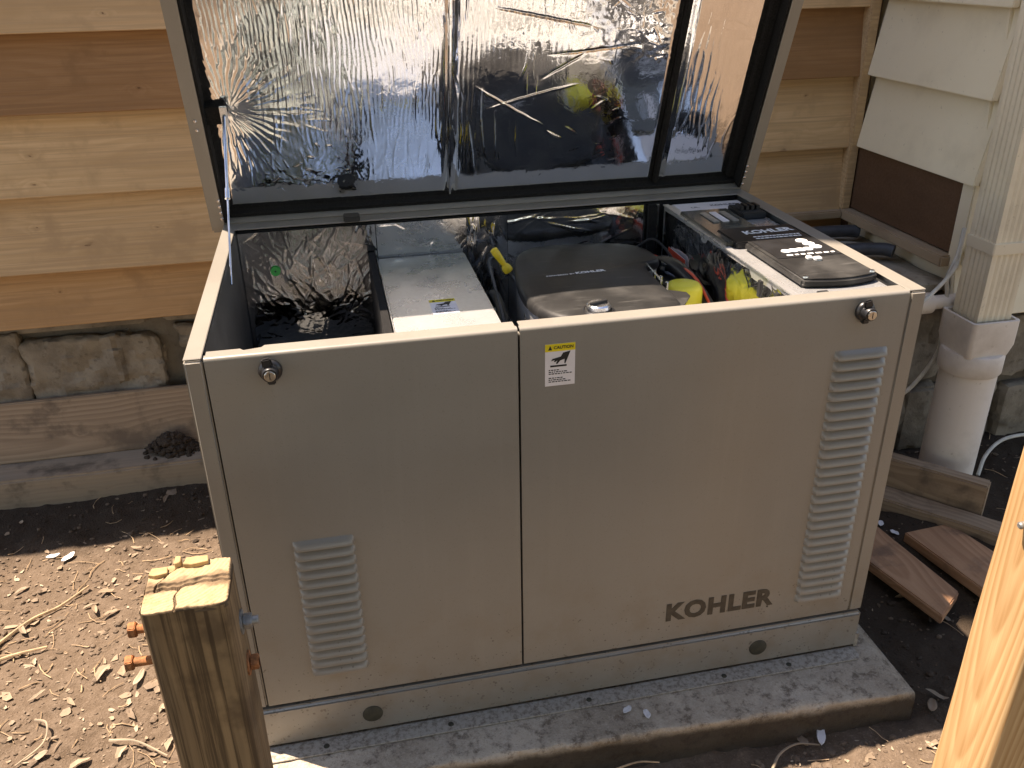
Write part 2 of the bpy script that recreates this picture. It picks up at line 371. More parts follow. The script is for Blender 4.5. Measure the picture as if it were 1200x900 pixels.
# ------------------------------------------------------------------ the house: cedar wall, cream wall, stone foundation, roof
house = empty('house', (.6, 1.4, G), 'house corner with tan cedar lap siding, cream siding and a rough stone foundation', 'house')
cedar_wall = MB().box(-2.6, 1.86, WY+.03, WY+.12, .40, 1.50).build('cedar_wall', M['brown_board'], house)
edges = [.410, .560, .760, .962, 1.148, 1.34, 1.50]
tones = [(.80, .68, .56), (.98, .97, .95), (1.04, 1.03, 1.0), (.58, .46, .37), (1.10, 1.08, 1.05), (.95, .92, .9), (.85, .8, .75), (1, 1, 1)]
for i in range(len(edges)-1):
    z0, z1 = edges[i], edges[i+1]+.02
    y0 = WY-.009+.002*random.uniform(-1, 1)
    poly = [(y0, z0), (y0+.022, z0-.0005), (WY+.031, z1), (WY+.024, z1)]
    o = MB()
    xs = np.linspace(-2.55, 1.80, 30)
    vs = []; fs = []
    for k, x in enumerate(xs):
        wv = .0025*float(fbm(x, i*3.1, 1.7, 2, 3)); wy = .0018*float(fbm(x, i*5.1, 2.3, 2, 8))
        vs += [Vector((x, p[0]+wy, p[1]+(wv if q < 2 else 0))) for q, p in enumerate(poly)]
    for k in range(29):
        for q in range(4): fs.append((k*4+q, k*4+(q+1) % 4, k*4+4+(q+1) % 4, k*4+4+q))
    fs += [(3, 2, 1, 0), (116, 117, 118, 119)]
    b = o.add(vs, fs).build('board', M['cedar'], cedar_wall, bevel=.0018, seg=1); b.color = (*tones[i], 1)
b = MB().box(1.772, 1.80, WY-.022, WY+.02, .575, 1.50).build('corner_trim', M['cedar'], cedar_wall, bevel=.003); b.color = (.9, .9, .88, 1)
# cream wall: one face looks at the machine (-X), the other at the camera (-Y)
WX, CY = 1.80, .665
siding_wall = MB().box(WX+.03, 2.9, CY+.03, WY+.02, .41, 1.86).build('cream_wall', M['cream'], house)
ed2 = [.765, .968, 1.172, 1.376, 1.58, 1.78]
for i in range(len(ed2)-1):
    z0, z1 = ed2[i], ed2[i+1]+.02
    poly = [(WX-.012, z0), (WX+.006, z0), (WX+.03, z1), (WX+.022, z1)]
    MB().prism(poly, CY-.010, WY-.022, 'y').build('board', M['cream'], siding_wall, bevel=.0022, seg=2)
ed3 = [.41, .56]+ed2
for i in range(len(ed3)-1):
    z0, z1 = ed3[i], ed3[i+1]+.02
    poly = [(CY-.014, z0), (CY+.006, z0), (CY+.03, z1), (CY+.021, z1)]
    MB().prism(poly, WX+.008, 2.9, 'x').build('board', M['cream'], siding_wall, bevel=.0022, seg=2)
MB().box(WX+.004, WX+.022, CY+.045, WY-.004, .578, .79).build('bare_board', M['brown_board'], siding_wall, bevel=.002)
MB().box(WX+.0, WX+.026, CY-.004, CY+.043, .545, .80).build('corner_board', M['cream'], siding_wall, bevel=.003)
MB().box(WX-.028, WX+.03, CY+.03, WY-.0, .545, .575).build('sill', M['sill'], siding_wall, bevel=.004)
MB().box(1.2, WX-.029, WY-.03, WY+.02, .548, .572).build('sill', M['sill'], siding_wall, bevel=.004)
# roof with low eave, falling away behind
upper = MB().box(-.35, 1.86, WY-.012, WY+.2, 1.505, 5.6).build('added_wall', M['cream'], house)  # unseen tall section added to cast shade over the right side
roof = MB().prism([(WY-.006, 1.502), (WY-.006, 1.52), (4.5, 3.5), (4.5, 3.3)], -2.9, -.352, 'x').build('roof', M['shingle'], house)
roof2 = MB().prism([(.63, 1.862), (.63, 1.975), (1.16, 2.25), (1.16, 1.862)], 1.78, 3.1, 'x').build('porch_roof', M['shingle'], house)
MB().box(-2.9, -.352, WY-.02, WY-.0065, 1.44, 1.525).build('fascia', M['cream'], roof, bevel=.003)
MB().box(1.775, 3.1, .615, .629, 1.85, 1.98).build('fascia', M['cream'], roof2, bevel=.003)
# foundation
foundation = MB().box(-2.6, 1.9, WY+.075, WY+.3, -.3, .398).build('foundation', M['mortar'], house)
MB().box(1.735, 2.9, CY+.07, WY+.07, -.3, .47).build('mortar', M['mortar'], foundation)
def stone(x0, x1, y0, y1, z0, z1, sd, nm='stone', mat='stone', n=9, amp=.013, sub=1.0, parent=None):
    """a hewn block: rounded box whose faces are broken up with noise"""
    bm = bmesh.new(); bmesh.ops.create_cube(bm, size=2); bmesh.ops.subdivide_edges(bm, edges=bm.edges, cuts=n, use_grid_fill=True)
    cx, cy, cz = (x0+x1)/2, (y0+y1)/2, (z0+z1)/2; sx, sy, sz = (x1-x0)/2, (y1-y0)/2, (z1-z0)/2
    for v in bm.verts:
        p = v.co.copy(); k = (abs(p.x)**16+abs(p.y)**16+abs(p.z)**16)**(1/16); p /= k
        q = Vector((p.x*sx, p.y*sy, p.z*sz)); s = Vector((q.x+sd*3.1, q.y, q.z+sd))
        nrm = p.normalized()
        dsp = mnoise.fractal(s*26, .8, 2, 5)*amp*.55 + mnoise.fractal(s*6, 1, 2, 2)*amp*.5 - max(0, abs(mnoise.noise(s*11+Vector((3, 1, 2))))-.18)*amp*1.6 - (amp*.5 if mnoise.noise(s*7+Vector((9, 0, 4))) > .12 else 0)
        v.co = q+nrm*dsp
    me = bpy.data.meshes.new(nm); bm.to_mesh(me); bm.free()
    o = link(me, nm, M[mat], parent or foundation, (cx, cy, cz), True); me.set_sharp_from_angle(angle=R(22)); return o
rows = [(-1.40, -.99, .10, .40), (-.97, -.655, .10, .385), (-.66, -.285, .12, .352), (-.25, .12, .29, .365), (-.24, .05, .14, .27), (.15, .6, .1, .37), (.63, 1.1, .1, .36), (1.13, 1.6, .1, .37)]
for i, (a, b, c, d) in enumerate(rows): stone(a, b, WY+.035, WY+.2, c, d, i+1, n=24 if i in (1, 2) else 10, amp=.018 if i in (1, 2) else .015)
for i, (a, b) in enumerate([(-1.4, -.3), (-.28, .5)]): stone(a, b, WY+.055, WY+.2, .372, .398, 40+i, amp=.004, n=5)
for i, (a, b, c, d) in enumerate([(.70, .95, .20, .46), (.97, 1.25, .2, .45), (.70, 1.0, -.05, .19), (1.02, 1.26, -.06, .19)]): stone(1.70, 1.86, a, b, c, d, 11+i, n=8)
for i, (a, b, c, d) in enumerate([(1.89, 2.14, .19, .385), (2.16, 2.5, .17, .39), (1.76, 2.06, -.02, .18), (2.08, 2.45, -.04, .16)]): stone(a, b, CY+.03, CY+.2, c, d, 21+i, n=9)
stone(1.71, 1.83, .70, WY-.02, .47, .50, 33, 'ledge', 'ledge', 8, .010)

# ------------------------------------------------------------------ concrete pad
n1, n2 = 150, 60
us = np.linspace(-.045, 1.25, 320); n1 = 320
prof = [(.86, 0)]+[(y, 0) for y in np.linspace(.8, -.09, 26)]
def pad_mesh():
    t = np.concatenate([np.linspace(.86, 0, 40), np.linspace(-.005, -.118, 20), np.linspace(-.1255, -.130, 5), np.full(9, -.13)])
    zz = np.concatenate([np.zeros(60), -np.array([.0004, .0010, .0020, .0035, .0060]), np.linspace(-.022, -.11, 9)])
    U, T = np.meshgrid(us, t); Z = np.tile(zz[:, None], (1, n1))
    fr = -.045*(U-0)/1.25*sstep(.3, -.1, T); rough = fbm(U, T+Z*2, 26, 4, 3)
    side = np.zeros_like(U)
    edge = sstep(.02, 0, np.minimum(U-us[0], us[-1]-U))
    Y = T+fr+.035-.0*U + rough*.007*sstep(-.05, -.1, T); Z = Z-edge*.006+(rough*.0022+.0012*fbm(U, T, 90, 3, 7))*sstep(-.040, -.05, T)-.0012
    # close the ends
    X2 = np.concatenate([U[:, :1], U, U[:, -1:]], 1); Y2 = np.concatenate([Y[:, :1], Y, Y[:, -1:]], 1); Z2 = np.concatenate([Z[:, :1]*0-.11, Z, Z[:, -1:]*0-.11], 1)
    X2[:, 0] -= .003; X2[:, -1] += .003
    o = grid_mesh('concrete_pad', X2, Y2, Z2, M['concrete'], None, True, False); o.data.set_sharp_from_angle(angle=R(35)); return o
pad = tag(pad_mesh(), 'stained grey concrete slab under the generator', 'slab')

# ------------------------------------------------------------------ generator
gen = empty('generator', (.6, .36, 0), 'beige standby generator cabinet with its foil-lined lid propped open', 'generator')
P = M['paint']
base = MB().box(0, W, -.006, D, .0035, HB-.003).build('base_skid', P, gen, bevel=.006, seg=3, smooth=True)
for x in (.209, .976): MB().lathe([(.0185, 0), (.0185, .004), (.016, .006), (.003, .0068)], Matrix.Translation((x, -.0035, .046)) @ Matrix.Rotation(R(90), 4, 'X'), 28).build('hole_plug', M['plug'], base, smooth=True)
fl = MB().prism([(.002, -.004), (.002, -.028), (.010, -.040), (1.186, -.040), (1.194, -.030), (1.194, -.004)], 0, .0032, 'z').build('mounting_flange', M['flange'], gen, bevel=.0008, seg=1)
for x in (.12, .35, .62, .90, 1.04): MB().lathe([(.0055, .0034), (.005, .0045)], Matrix.Translation((x, -.024, 0)), 12).build('bolt_hole', M['plug'], fl)
MB().box(1.196, 1.204, -.004, .02, .001, .034).build('skid_foot', M['flange'], gen)
# shell behind: ends, back, corner posts
for sx, nm in ((0, 'end_panel'), (1, 'end_panel')):
    a, b = (0, .003) if sx == 0 else (W-.003, W)
    ep = MB().box(a, b, .031, D, HB, H-.002).build(nm, P, gen)
    a, b = (0, .026) if sx == 0 else (W-.031, W)
    rim = MB().box(a, b, .004, D-.045, H-.0025, H).build('rim', P, ep, bevel=.001, seg=1)
    a, b = (.0032, .027) if sx == 0 else (W-.027, W-.0032)
    MB().box(a, b, .034, D-.01, HB+.002, H-.004).build('acoustic_liner', M['liner'], ep)
    a, b = (0, .0265) if sx == 0 else (1.1705, W)
    MB().box(a, b, 0, .03, HB+.001, H-.003).build('corner_post', P, gen, bevel=.003, seg=3, smooth=True)
back = MB().box(.003, W-.003, D-.003, D, HB, H-.004).build('back_panel', P, gen)
MB().box(.0, W, D-.046, D, H-.003, H-.0003).build('rim', P, back, bevel=.001, seg=1)
MB().box(.255, .290, D-.056, D-.02, H+.0005, H+.012).build('hinge_clip', M['blackmatte'], back, bevel=.002)
def arc(cx, cz, r, a0, a1, n=5): return [(cx+r*math.cos(R(a0+(a1-a0)*i/n)), cz+r*math.sin(R(a0+(a1-a0)*i/n))) for i in range(n+1)]
def front_panel(x0, x1, notch):
    zb = HB+.004
    poly = [(0, zb)]+arc(.006, H-.006, .006, 180, 90)+[(.012, H), (.012, H-.002)]+arc(.006, H-.0065, .0045, 90, 180)+[(.0015, zb)]
    mb = MB().prism(poly, x0, x1, 'x')
    d0, d1 = .023, .031
    plan = [(x0+.002, .012), (x1-.002, .012), (x1-.002, d1)] + ([(x0+.085, d1), (x0+.081, d0+.001), (x0+.055, d0-.004), (x0+.05, d0+.003), (x0+.002, d0+.003)] if notch else [(x0+.002, d1)])
    mb.prism(plan, H-.0018, H, 'z')
    for x in (x0, x1-.0015): mb.box(x, x+.0015, .0016, .018, zb, H-.012)
    return mb.build('front_panel', P, gen, smooth=True)
fpL = front_panel(.0290, .4935, True); fpR = front_panel(.4972, 1.1680, False)
fpL['label'] = 'left front panel with a short louvre'; fpR['label'] = 'right front panel with a tall louvre and a logo'
MB().box(.027, W-.027, .019, .029, HB, H-.02).build('front_liner', M['foam'], gen)
# louvres: one pressed slat, shared mesh
def slat_mesh(w, p):
    n = 8; vs = []; fs = []; prof = [(.0003, .47*p), (-.0052, .18*p), (-.0105, -.22*p), (-.0100, -.33*p), (-.0060, -.38*p), (0.0003, -.36*p)]
    for i in range(n+1):
        t = i/n; t = .5-.5*math.cos(math.pi*t); x = (t-.5)*w; k = min(1, max(0, min(t, 1-t)*w/.009)); k = math.sqrt(1-(1-k)**2)
        for y, z in prof: vs.append((x, y*k, z))
    m = len(prof)
    for i in range(n):
        for q in range(m-1): fs.append((i*m+q, i*m+q+1, (i+1)*m+q+1, (i+1)*m+q))
    me = bpy.data.meshes.new('louvre_slat'); me.from_pydata(vs, [], fs); me.materials.append(P)
    me.polygons.foreach_set('use_smooth', [True]*len(me.polygons)); me.set_sharp_from_angle(angle=R(50)); return me
pitch = .0194; sm = slat_mesh(.100, pitch)
for par, xc, zt, n in ((fpL, .1625, .447, 15), (fpR, 1.095, .687, 28)):
    for i in range(n): link(sm, 'louvre_slat', None, par, (xc, 0, zt-pitch*(i+.5)))
# locks
RX = Matrix.Rotation(R(90), 4, 'X')
def lock(par, x, z, ang):
    T = Matrix.Translation((x, 0, z)) @ RX
    k = MB().lathe([(.0175, -.001), (.0175, .004), (.0155, .0075), (.0125, .009), (.0115, .012), (.0115, .020), (.0105, .022), (.0002, .022)], T, 28).build('lock', M['black'], par, smooth=True)
    MB().lathe([(.0082, .0222), (.0082, .0242), (.0075, .0248), (.0002, .0248)], T, 20).build('key_face', M['chrome'], k, smooth=True)
    MB().box(-.0007, .0007, -.0045, .0045, .0249, .0252, T).build('key_slot', M['blackmatte'], k)
    Q = T @ Matrix.Rotation(R(ang), 4, 'Z')
    MB().prism([(-.008, .010), (.008, .010), (.0065, .0245), (-.0065, .0245)], .009, .016, 'z', Q).build('thumb_wing', M['black'], k, bevel=.002)
    MB().prism([(-.006, -.0115), (.006, -.0115), (.006, -.0205), (-.006, -.0205)], .001, .010, 'z', T).build('latch_foot', M['black'], k, bevel=.0015)
lock(fpL, .120, .757, 8); lock(fpR, 1.087, .757, 12)

# ---- lettering
def text(s, name, mat, parent, Mx, size, bold=0.0, sx=1.0, thick=.0004, spacing=1.0):
    cu = bpy.data.curves.new('t', 'FONT'); cu.body = s; cu.size = size; cu.offset = bold*size; cu.extrude = thick/2; cu.resolution_u = 3
    cu.align_x = 'CENTER'; cu.align_y = 'CENTER'; cu.space_character = spacing
    to = bpy.data.objects.new('t', cu); COL.objects.link(to); bpy.context.view_layer.update()
    me = bpy.data.meshes.new_from_object(to.evaluated_get(bpy.context.evaluated_depsgraph_get())); bpy.data.objects.remove(to); bpy.data.curves.remove(cu)
    me.transform(Mx @ Matrix.Diagonal((sx, 1, 1, 1))); me.materials.clear()
    co = np.empty(len(me.vertices)*3); me.vertices.foreach_get('co', co); co = co.reshape(-1, 3); c = Vector(((co.min(0)+co.max(0))/2).tolist())
    me.transform(Matrix.Translation(-c)); me.name = name
    return link(me, name, mat, parent, c)
def frontM(x, z, y=-.0006): return Matrix.Translation((x, y, z)) @ RX
text('KOHLER', 'logo', M['logo'], fpR, frontM(.884, .166), .054, .045, 1.0, .0006, 1.10)
MB().box(.9855, .989, -.0008, 0, .1425, .1455).build('registered_mark', M['logo'], fpR)
def caution(par, Mx, w, h, thick=.0006):
    """white label with a yellow CAUTION strip, hand pictogram and fine print lines"""
    L = MB().box(-w/2, w/2, -h/2, h/2, 0, thick, Mx).build('caution_label', M['labelw'], par)
    t2 = thick+.0003
    MB().box(-w/2, w/2, h*.325, h/2, thick, t2, Mx).build('header', M['labely'], L)
    text('CAUTION', 'lettering', M['blackmatte'], L, Mx @ Matrix.Translation((w*.11, h*.41, t2+.0003)), h*.098, .015, 1.0, .0003)
    MB().prism([(-w*.40, h*.36), (-w*.27, h*.36), (-w*.335, h*.465)], t2, t2+.0004, 'z', Mx).build('warning_triangle', M['blackmatte'], L)
    hand = [(-.30, .10), (-.26, .15), (.02, .19), (.10, .28), (.34, .31), (.22, .10), (.17, .02), (.14, .03), (.15, .13), (.0, .10), (-.10, .02), (-.14, .04), (-.08, .11), (-.18, .07), (-.21, .09), (-.16, .125)]
    MB().prism([(a*w, b*h) for a, b in hand], thick, t2+.0002, 'z', Mx).build('hand_symbol', M['blackmatte'], L)
    MB().box(-w*.33, w*.22, -h*.045, -h*.005, thick, t2, Mx).build('surface_symbol', M['blackmatte'], L)
    ink = MB(); rr = random.Random(3)
    for row, (yy, ln) in enumerate([(-.12, .34), (-.165, .62), (-.21, .74), (-.31, .44), (-.355, .55), (-.40, .66)]):
        x = -.38
        while x < -.38+ln:
            d = rr.uniform(.04, .10); ink.box(x*w, (x+d)*w, (yy-.011)*h, (yy+.011)*h, thick, t2, Mx); x += d+.025
    ink.build('fine_print', M['blackmatte'], L)
    return L
caution(fpR, frontM(.5615, .7165, 0), .049, .073)

# ---- lid (open, leaning over the machine)
LL = .75
def lid_box(mb, x0, x1, l0, l1, o0, o1):
    vs = [lid(x, l, o) for o in (o0, o1) for l in (l0, l1) for x in (x0, x1)]
    return mb.add(vs, [(0, 2, 3, 1), (4, 5, 7, 6), (0, 1, 5, 4), (2, 6, 7, 3), (0, 4, 6, 2), (1, 3, 7, 5)])
X0, X1, SK = -.026, 1.226, .062
mb = MB()
lid_box(mb, X0, X1, -.014, LL, SK, SK+.003)
lidp = mb.build('lid', P, gen)
mb = MB()
lid_box(mb, X0, X0+.003, -.014, LL, .0015, SK-.0002); lid_box(mb, X1-.003, X1, -.014, LL, .0015, SK-.0002); lid_box(mb, X0+.003, X1-.003, LL-.003, LL, .0015, SK-.0002)
lid_box(mb, X0+.003, X1-.003, -.020, .0008, .0015, SK-.0002)
mb.build('skirt', P, lidp)
mb = MB()
lid_box(mb, X0, .002, -.014, LL, 0, .0014); lid_box(mb, 1.200, X1, -.014, LL, 0, .0014); lid_box(mb, .002, 1.200, LL-.028, LL, 0, .0014)
mb.build('rim_flange', P, lidp, bevel=.0004, seg=1)
mb = MB()
lid_box(mb, .0025, .0075, .002, LL-.03, .002, .05); lid_box(mb, 1.193, 1.199, .002, LL-.03, .002, .05); lid_box(mb, .008, 1.1925, .001, .010, .022, .05)
lid_box(mb, .008, 1.1925, LL-.045, LL-.03, .004, .05)
mb.build('foam_seal', M['foam'], lidp, bevel=.001, seg=1)
mb = MB(); lid_box(mb, .0025, 1.199, .002, LL-.03, .046, .0615); mb.build('foam_sheet', M['foam'], lidp)
mb = MB(); lid_box(mb, .987, .998, .010, LL-.045, .030, .045); mb.build('divider_strip', M['foam'], lidp, bevel=.002)
mb = MB(); lid_box(mb, 1.174, 1.1925, .014, LL-.045, .030, .0455); mb.build('edge_seal', M['foam'], lidp, bevel=.002)
mb = MB(); lid_box(mb, .003, .045, .225, .262, .018, .042); brk = mb.build('strut_bracket', M['foam'], lidp, bevel=.001)
mb = MB(); lid_box(mb, .036, .050, .222, .265, .012, .0178); mb.build('strut_clevis', M['steel'], lidp, bevel=.001)
for l in (.06, .045, .03, .015, .245, .225):
    for x in (-.012,) if l > .2 else (-.001,): MB().lathe([(.0035, 0), (.003, .0012), (.0005, .0018)], Matrix.Translation(lid(x, l, 0)) @ LN.to_track_quat('Z', 'Y').to_matrix().to_4x4(), 10).build('rivet', M['steel'], lidp, smooth=True)
for l in (.06, .045, .03, .012): MB().lathe([(.0035, 0), (.003, .0012), (.0005, .0018)], Matrix.Translation(lid(1.203, l, 0)) @ LN.to_track_quat('Z', 'Y').to_matrix().to_4x4(), 10).build('rivet', M['steel'], lidp, smooth=True)

def crinkle(w, h, step, strokes, seed, low=.0018, wide=6):
    """height field of a foil sheet: many thin pinched ridges laid along a direction field"""
    nu, nv = int(w/step)+1, int(h/step)+1; U, V = np.meshgrid(np.linspace(0, w, nu), np.linspace(0, h, nv))
    Z = low*fbm(U, V, wide, 2, seed)+low*.35*fbm(U, V, wide*4, 2, seed+4); du = w/(nu-1); dv = h/(nv-1)
    for (u0, v0, ang, ln, wd, amp, curv) in strokes:
        m = ln/2+4*wd; i0, i1 = int(max(0, (u0-m)/du)), int(min(nu, (u0+m)/du+2)); j0, j1 = int(max(0, (v0-m)/dv)), int(min(nv, (v0+m)/dv+2))
        if i1-i0 < 2 or j1-j0 < 2: continue
        x = U[j0:j1, i0:i1]-u0; y = V[j0:j1, i0:i1]-v0; ca, sa = math.cos(ang), math.sin(ang)
        s = x*ca+y*sa; q = -x*sa+y*ca-curv*s*s+.18*wd*np.sin(s/(wd*3)+u0*90)
        e = np.clip(1-(2*s/ln)**2, 0, 1); Z[j0:j1, i0:i1] += amp*e*np.exp(-np.abs(q/wd)**1.5)
    return U, V, Z
def rs(n, fn, seed):
    r = random.Random(seed); out = []
    for _ in range(n):
        s = fn(r)
        if s: out.append(s)
    return out
def foil_left(r):
    u, v = r.uniform(0, .49), r.uniform(0, LL-.05); bx, bv = .04, .235
    d = math.hypot(u-bx, v-bv); ang = R(90)+r.gauss(0, .10)-(u-.25)*.25; ln = r.uniform(.02, .14); amp = r.uniform(-.00035, .0006); wd = r.uniform(.0010, .0019)
    if d < .20 and r.random() < 1.15-d/.2: ang = math.atan2(v-bv, u-bx)+r.gauss(0, .12); ln = r.uniform(.02, .07)
    if v < .05: ang = R(90)+r.gauss(0, .6); ln = r.uniform(.01, .04)
    if v < .16 and u > .30:
        if r.random() < .75: return None
    if v < .16 and u < .30 and d > .15: ang = R(150)+r.gauss(0, .7); ln = r.uniform(.008, .03)
    if v > .16 and u > .28 and r.random() < .45: return None
    return (u, v, ang, ln, wd, amp, r.uniform(-3, 3))
def foil_mid(r):
    u, v = r.uniform(0, .485), r.uniform(0, LL-.05); amp = r.uniform(-.0004, .0008); wd = r.uniform(.0010, .0022)
    core = .02 < u < .32 and .05 < v < .30
    if core and r.random() < .80: return None
    if v < .30 and u > .38 and r.random() < .8: return None
    ang = R(92)+r.gauss(0, .16); ln = r.uniform(.02, .10)
    if v < .05: ang = R(90)+r.gauss(0, .7); ln = r.uniform(.01, .03)
    elif u > .24 and v < .25: ang = R(10)+r.gauss(0, .35); ln = r.uniform(.015, .05)
    elif v > .3 and u > .25: ang = r.uniform(0, 3.1); ln = r.uniform(.01, .05)
    return (u, v, ang, ln, wd, amp, r.uniform(-4, 4))
def foil_right(r):
    u, v = r.uniform(0, .175), r.uniform(0, LL-.05); ang = R(90)+(u-.09)*4*(v-.25)+r.gauss(0, .12)
    if v > .3 and u > .08: ang = R(0)+r.gauss(0, .35)
    if u > .1 and v < .3 and r.random() < .7: return None
    return (u, v, ang, r.uniform(.02, .10), r.uniform(.0012, .0024), r.uniform(-.0005, .0008), r.uniform(-4, 4))
def corrug(U, V, lam, seed):
    w1 = U+.020*fbm(U, V, 4.5, 2, seed)+.0075*fbm(U, V*.55, 21, 3, seed+3); return (.5+.5*np.sin(2*np.pi*w1/lam))**2.5
def extra_left(U, V):
    r = np.hypot(U-.035, V-.235); th = np.arctan2(V-.235, U-.035); far = sstep(.06, .24, r)
    m = sstep(.09, .24, V-.10*(U < .3)*0)*(.12+.88*vnoise(U, V*.45, 16, 7))*(.5+.7*vnoise(U, V, 55, 13)); m2 = sstep(.30, .42, U)*sstep(.25, .10, V)
    fan_ = (.5+.5*np.sin(41*th+5*fbm(U, V, 14, 3, 41)))**2*(.35+.65*vnoise(U, V, 40, 19))
    return .00078*corrug(U, V, .0088, 31)*m*far*(1-m2)+.00075*fan_*np.clip(r/.06, 0, 1)*(1-sstep(.05, .21, r))+.0004*fbm(U, V, 95, 2, 17)*sstep(.22, .08, V)*(1-m2)*far
def extra_mid(U, V):
    m = sstep(.27, .40, V)*sstep(.33, .18, U)+.8*sstep(.10, .0, U)*sstep(.04, .12, V)
    return .0007*corrug(U, V, .0115, 52)*m*(.2+.8*vnoise(U, V*.5, 9, 3))+.0006*fbm(U, V, 70, 2, 23)*sstep(.28, .36, V)*sstep(.22, .32, U)
def extra_right(U, V): return .0008*corrug(U, V, .017, 61)*sstep(.02, .10, V)*vnoise(U*1.5, V, 8, 5)*sstep(.15, .09, U)
def lid_foil(x0, x1, strokes, seed, low, off, extra):
    U, V, Z = crinkle(x1-x0, LL-.06, .0016, strokes, seed, low); Z = Z+extra(U, V)
    e = np.minimum(np.minimum(U, x1-x0-U), np.minimum(V, LL-.06-V)); Z = Z-.007*(1-sstep(0, .022, e))**2
    o = off-Z; X = x0+U; l = V+.0105
    grid_mesh('foil_liner', X, D+LD.y*l-LN.y*o, H+LD.z*l-LN.z*o, M['foil'], lidp, True, True)
big = [(.13, .21, R(-32), .20, .002, .0016, .2), (.17, .235, R(14), .22, .002, .0015, -.3), (.23, .14, R(-30), .05, .002, .0016, 0), (.30, .33, R(5), .2, .002, -.0014, .2), (.24, .30, R(30), .12, .002, -.0014, 0), (.20, .40, R(-12), .25, .002, -.0014, 0),
       (.05, .12, R(97), .16, .0018, .0015, .5), (.07, .17, R(95), .18, .0018, .0013, -.6), (.10, .15, R(93), .14, .0018, .0015, .5), (.145, .14, R(92), .1, .0018, .0013, -.6)]
lid_foil(.0085, .4985, rs(1000, foil_left, 1), 1, .0014, .036, extra_left)
lid_foil(.5005, .9845, rs(520, foil_mid, 2)+big, 2, .0013, .036, extra_mid)
lid_foil(1.0005, 1.1735, rs(120, foil_right, 3), 3, .0016, .036, extra_right)
mb = MB(); lid_box(mb, .4975, .5008, .014, LL-.05, .0335, .040); mb.build('seam_tape', M['foil'], lidp)
# prop strut
a, b = lid(.043, .245, .010), Vector((.033, .42, .750)); mid = a.lerp(b, .47)
strut = MB().tube([a, mid], .0035, 10).tube([mid-(b-a)*.03, mid+(b-a)*.03], .0055, 10).tube([mid, b], .0022, 10).build('prop_strut', M['steel'], gen, smooth=True)

# ---- interior
def wall_foil(name, o, du, dv, w, h, strokes, seed, nrm, low=.002, step=.0024, mat='foil', parent=None):
    U, V, Z = crinkle(w, h, step, strokes, seed, low); o, du, dv, nrm = map(Vector, (o, du, dv, nrm))
    return grid_mesh(name, o.x+du.x*U+dv.x*V+nrm.x*Z, o.y+du.y*U+dv.y*V+nrm.y*Z, o.z+du.z*U+dv.z*V+nrm.z*Z, M[mat], parent or gen, True)
def fan(cx, cy, n, w, h, seed, lmax=.12):
    def fn(r):
        u, v = r.uniform(0, w), r.uniform(0, h); a = math.atan2(v-cy, u-cx)+r.gauss(0, .45)
        if r.random() < .25: a = r.uniform(0, 3.1)
        return (u, v, a, r.uniform(.015, lmax), r.uniform(.0011, .0024), r.uniform(-.0004, .0008), r.uniform(-3, 3))
    return rs(n, fn, seed)
wall_foil('foil_wall', (.030, .0315, .20), (1, 0, 0), (0, 0, 1), .95, .562, fan(.4, .3, 900, .95, .56, 14, .14), 14, (0, 1, 0), .0012, .004)
MB().box(.03, W-.03, .034, D-.008, HB+.001, HB+.02).build('floor_pan', M['blackmatte'], gen)
by = D-.050
wall_foil('foil_wall', (.029, by, .35), (1, 0, 0), (0, 0, 1), .291, .425, fan(.16, .19, 700, .29, .425, 5), 5, (0, -1, 0), .002)
MB().lathe([(.0105, 0), (.0105, .001), (.0003, .001)], Matrix.Translation((.098, by-.0045, .688)) @ RX, 20).build('sticker', M['green'], gen)
MB().lathe([(.0022, .0012), (.0018, .0016)], Matrix.Translation((.098, by-.0045, .688)) @ RX, 10).build('sticker_dot', M['blackmatte'], gen)
wall_foil('foil_wall', (.322, by, .35), (1, 0, 0), (0, 0, 1), .200, .425, fan(.1, .30, 110, .2, .425, 6, .06), 6, (0, -1, 0), .002)
wall_foil('foil_wall', (.523, by, .30), (1, 0, 0), (0, 0, 1), .092, .475, rs(110, lambda r: (r.uniform(0, .09), r.uniform(0, .47), R(90)+r.gauss(0, .3), r.uniform(.02, .09), .0022, r.uniform(-.0008, .0016), r.uniform(-3, 3)), 8), 7, (0, -1, 0), .004)
wall_foil('foil_wall', (.616, by, .30), (1, 0, 0), (0, 0, 1), .360, .475, rs(36, lambda r: (r.uniform(0, .36), r.uniform(.2, .47), r.uniform(-.5, .5), r.uniform(.03, .16), .0024, r.uniform(.0006, .0016), r.uniform(-2, 2)), 9), 8, (0, -1, 0), .002)
MB().box(.030, W-.03, by+.006, D-.004, HB+.02, H-.006).build('back_liner', M['foam'], gen)
# left bay partition
MB().box(.30, .314, .033, by-.008, HB+.02, .715).build('partition', M['foam'], gen)
eb = MB().box(.320, .514, .045, by-.009, .30, .700).build('galvanised_box', M['galv'], gen, bevel=.003, seg=2)
caution(eb, Matrix.Translation((.4225, .338, .7002)), .050, .074, .0005)
MB().box(.318, .3195, .046, by-.01, .66, .703).build('seam_flange', M['galv'], eb)
MB().box(.480, .486, .40, .46, .7002, .7012).build('seam_flange', M['galv'], eb)
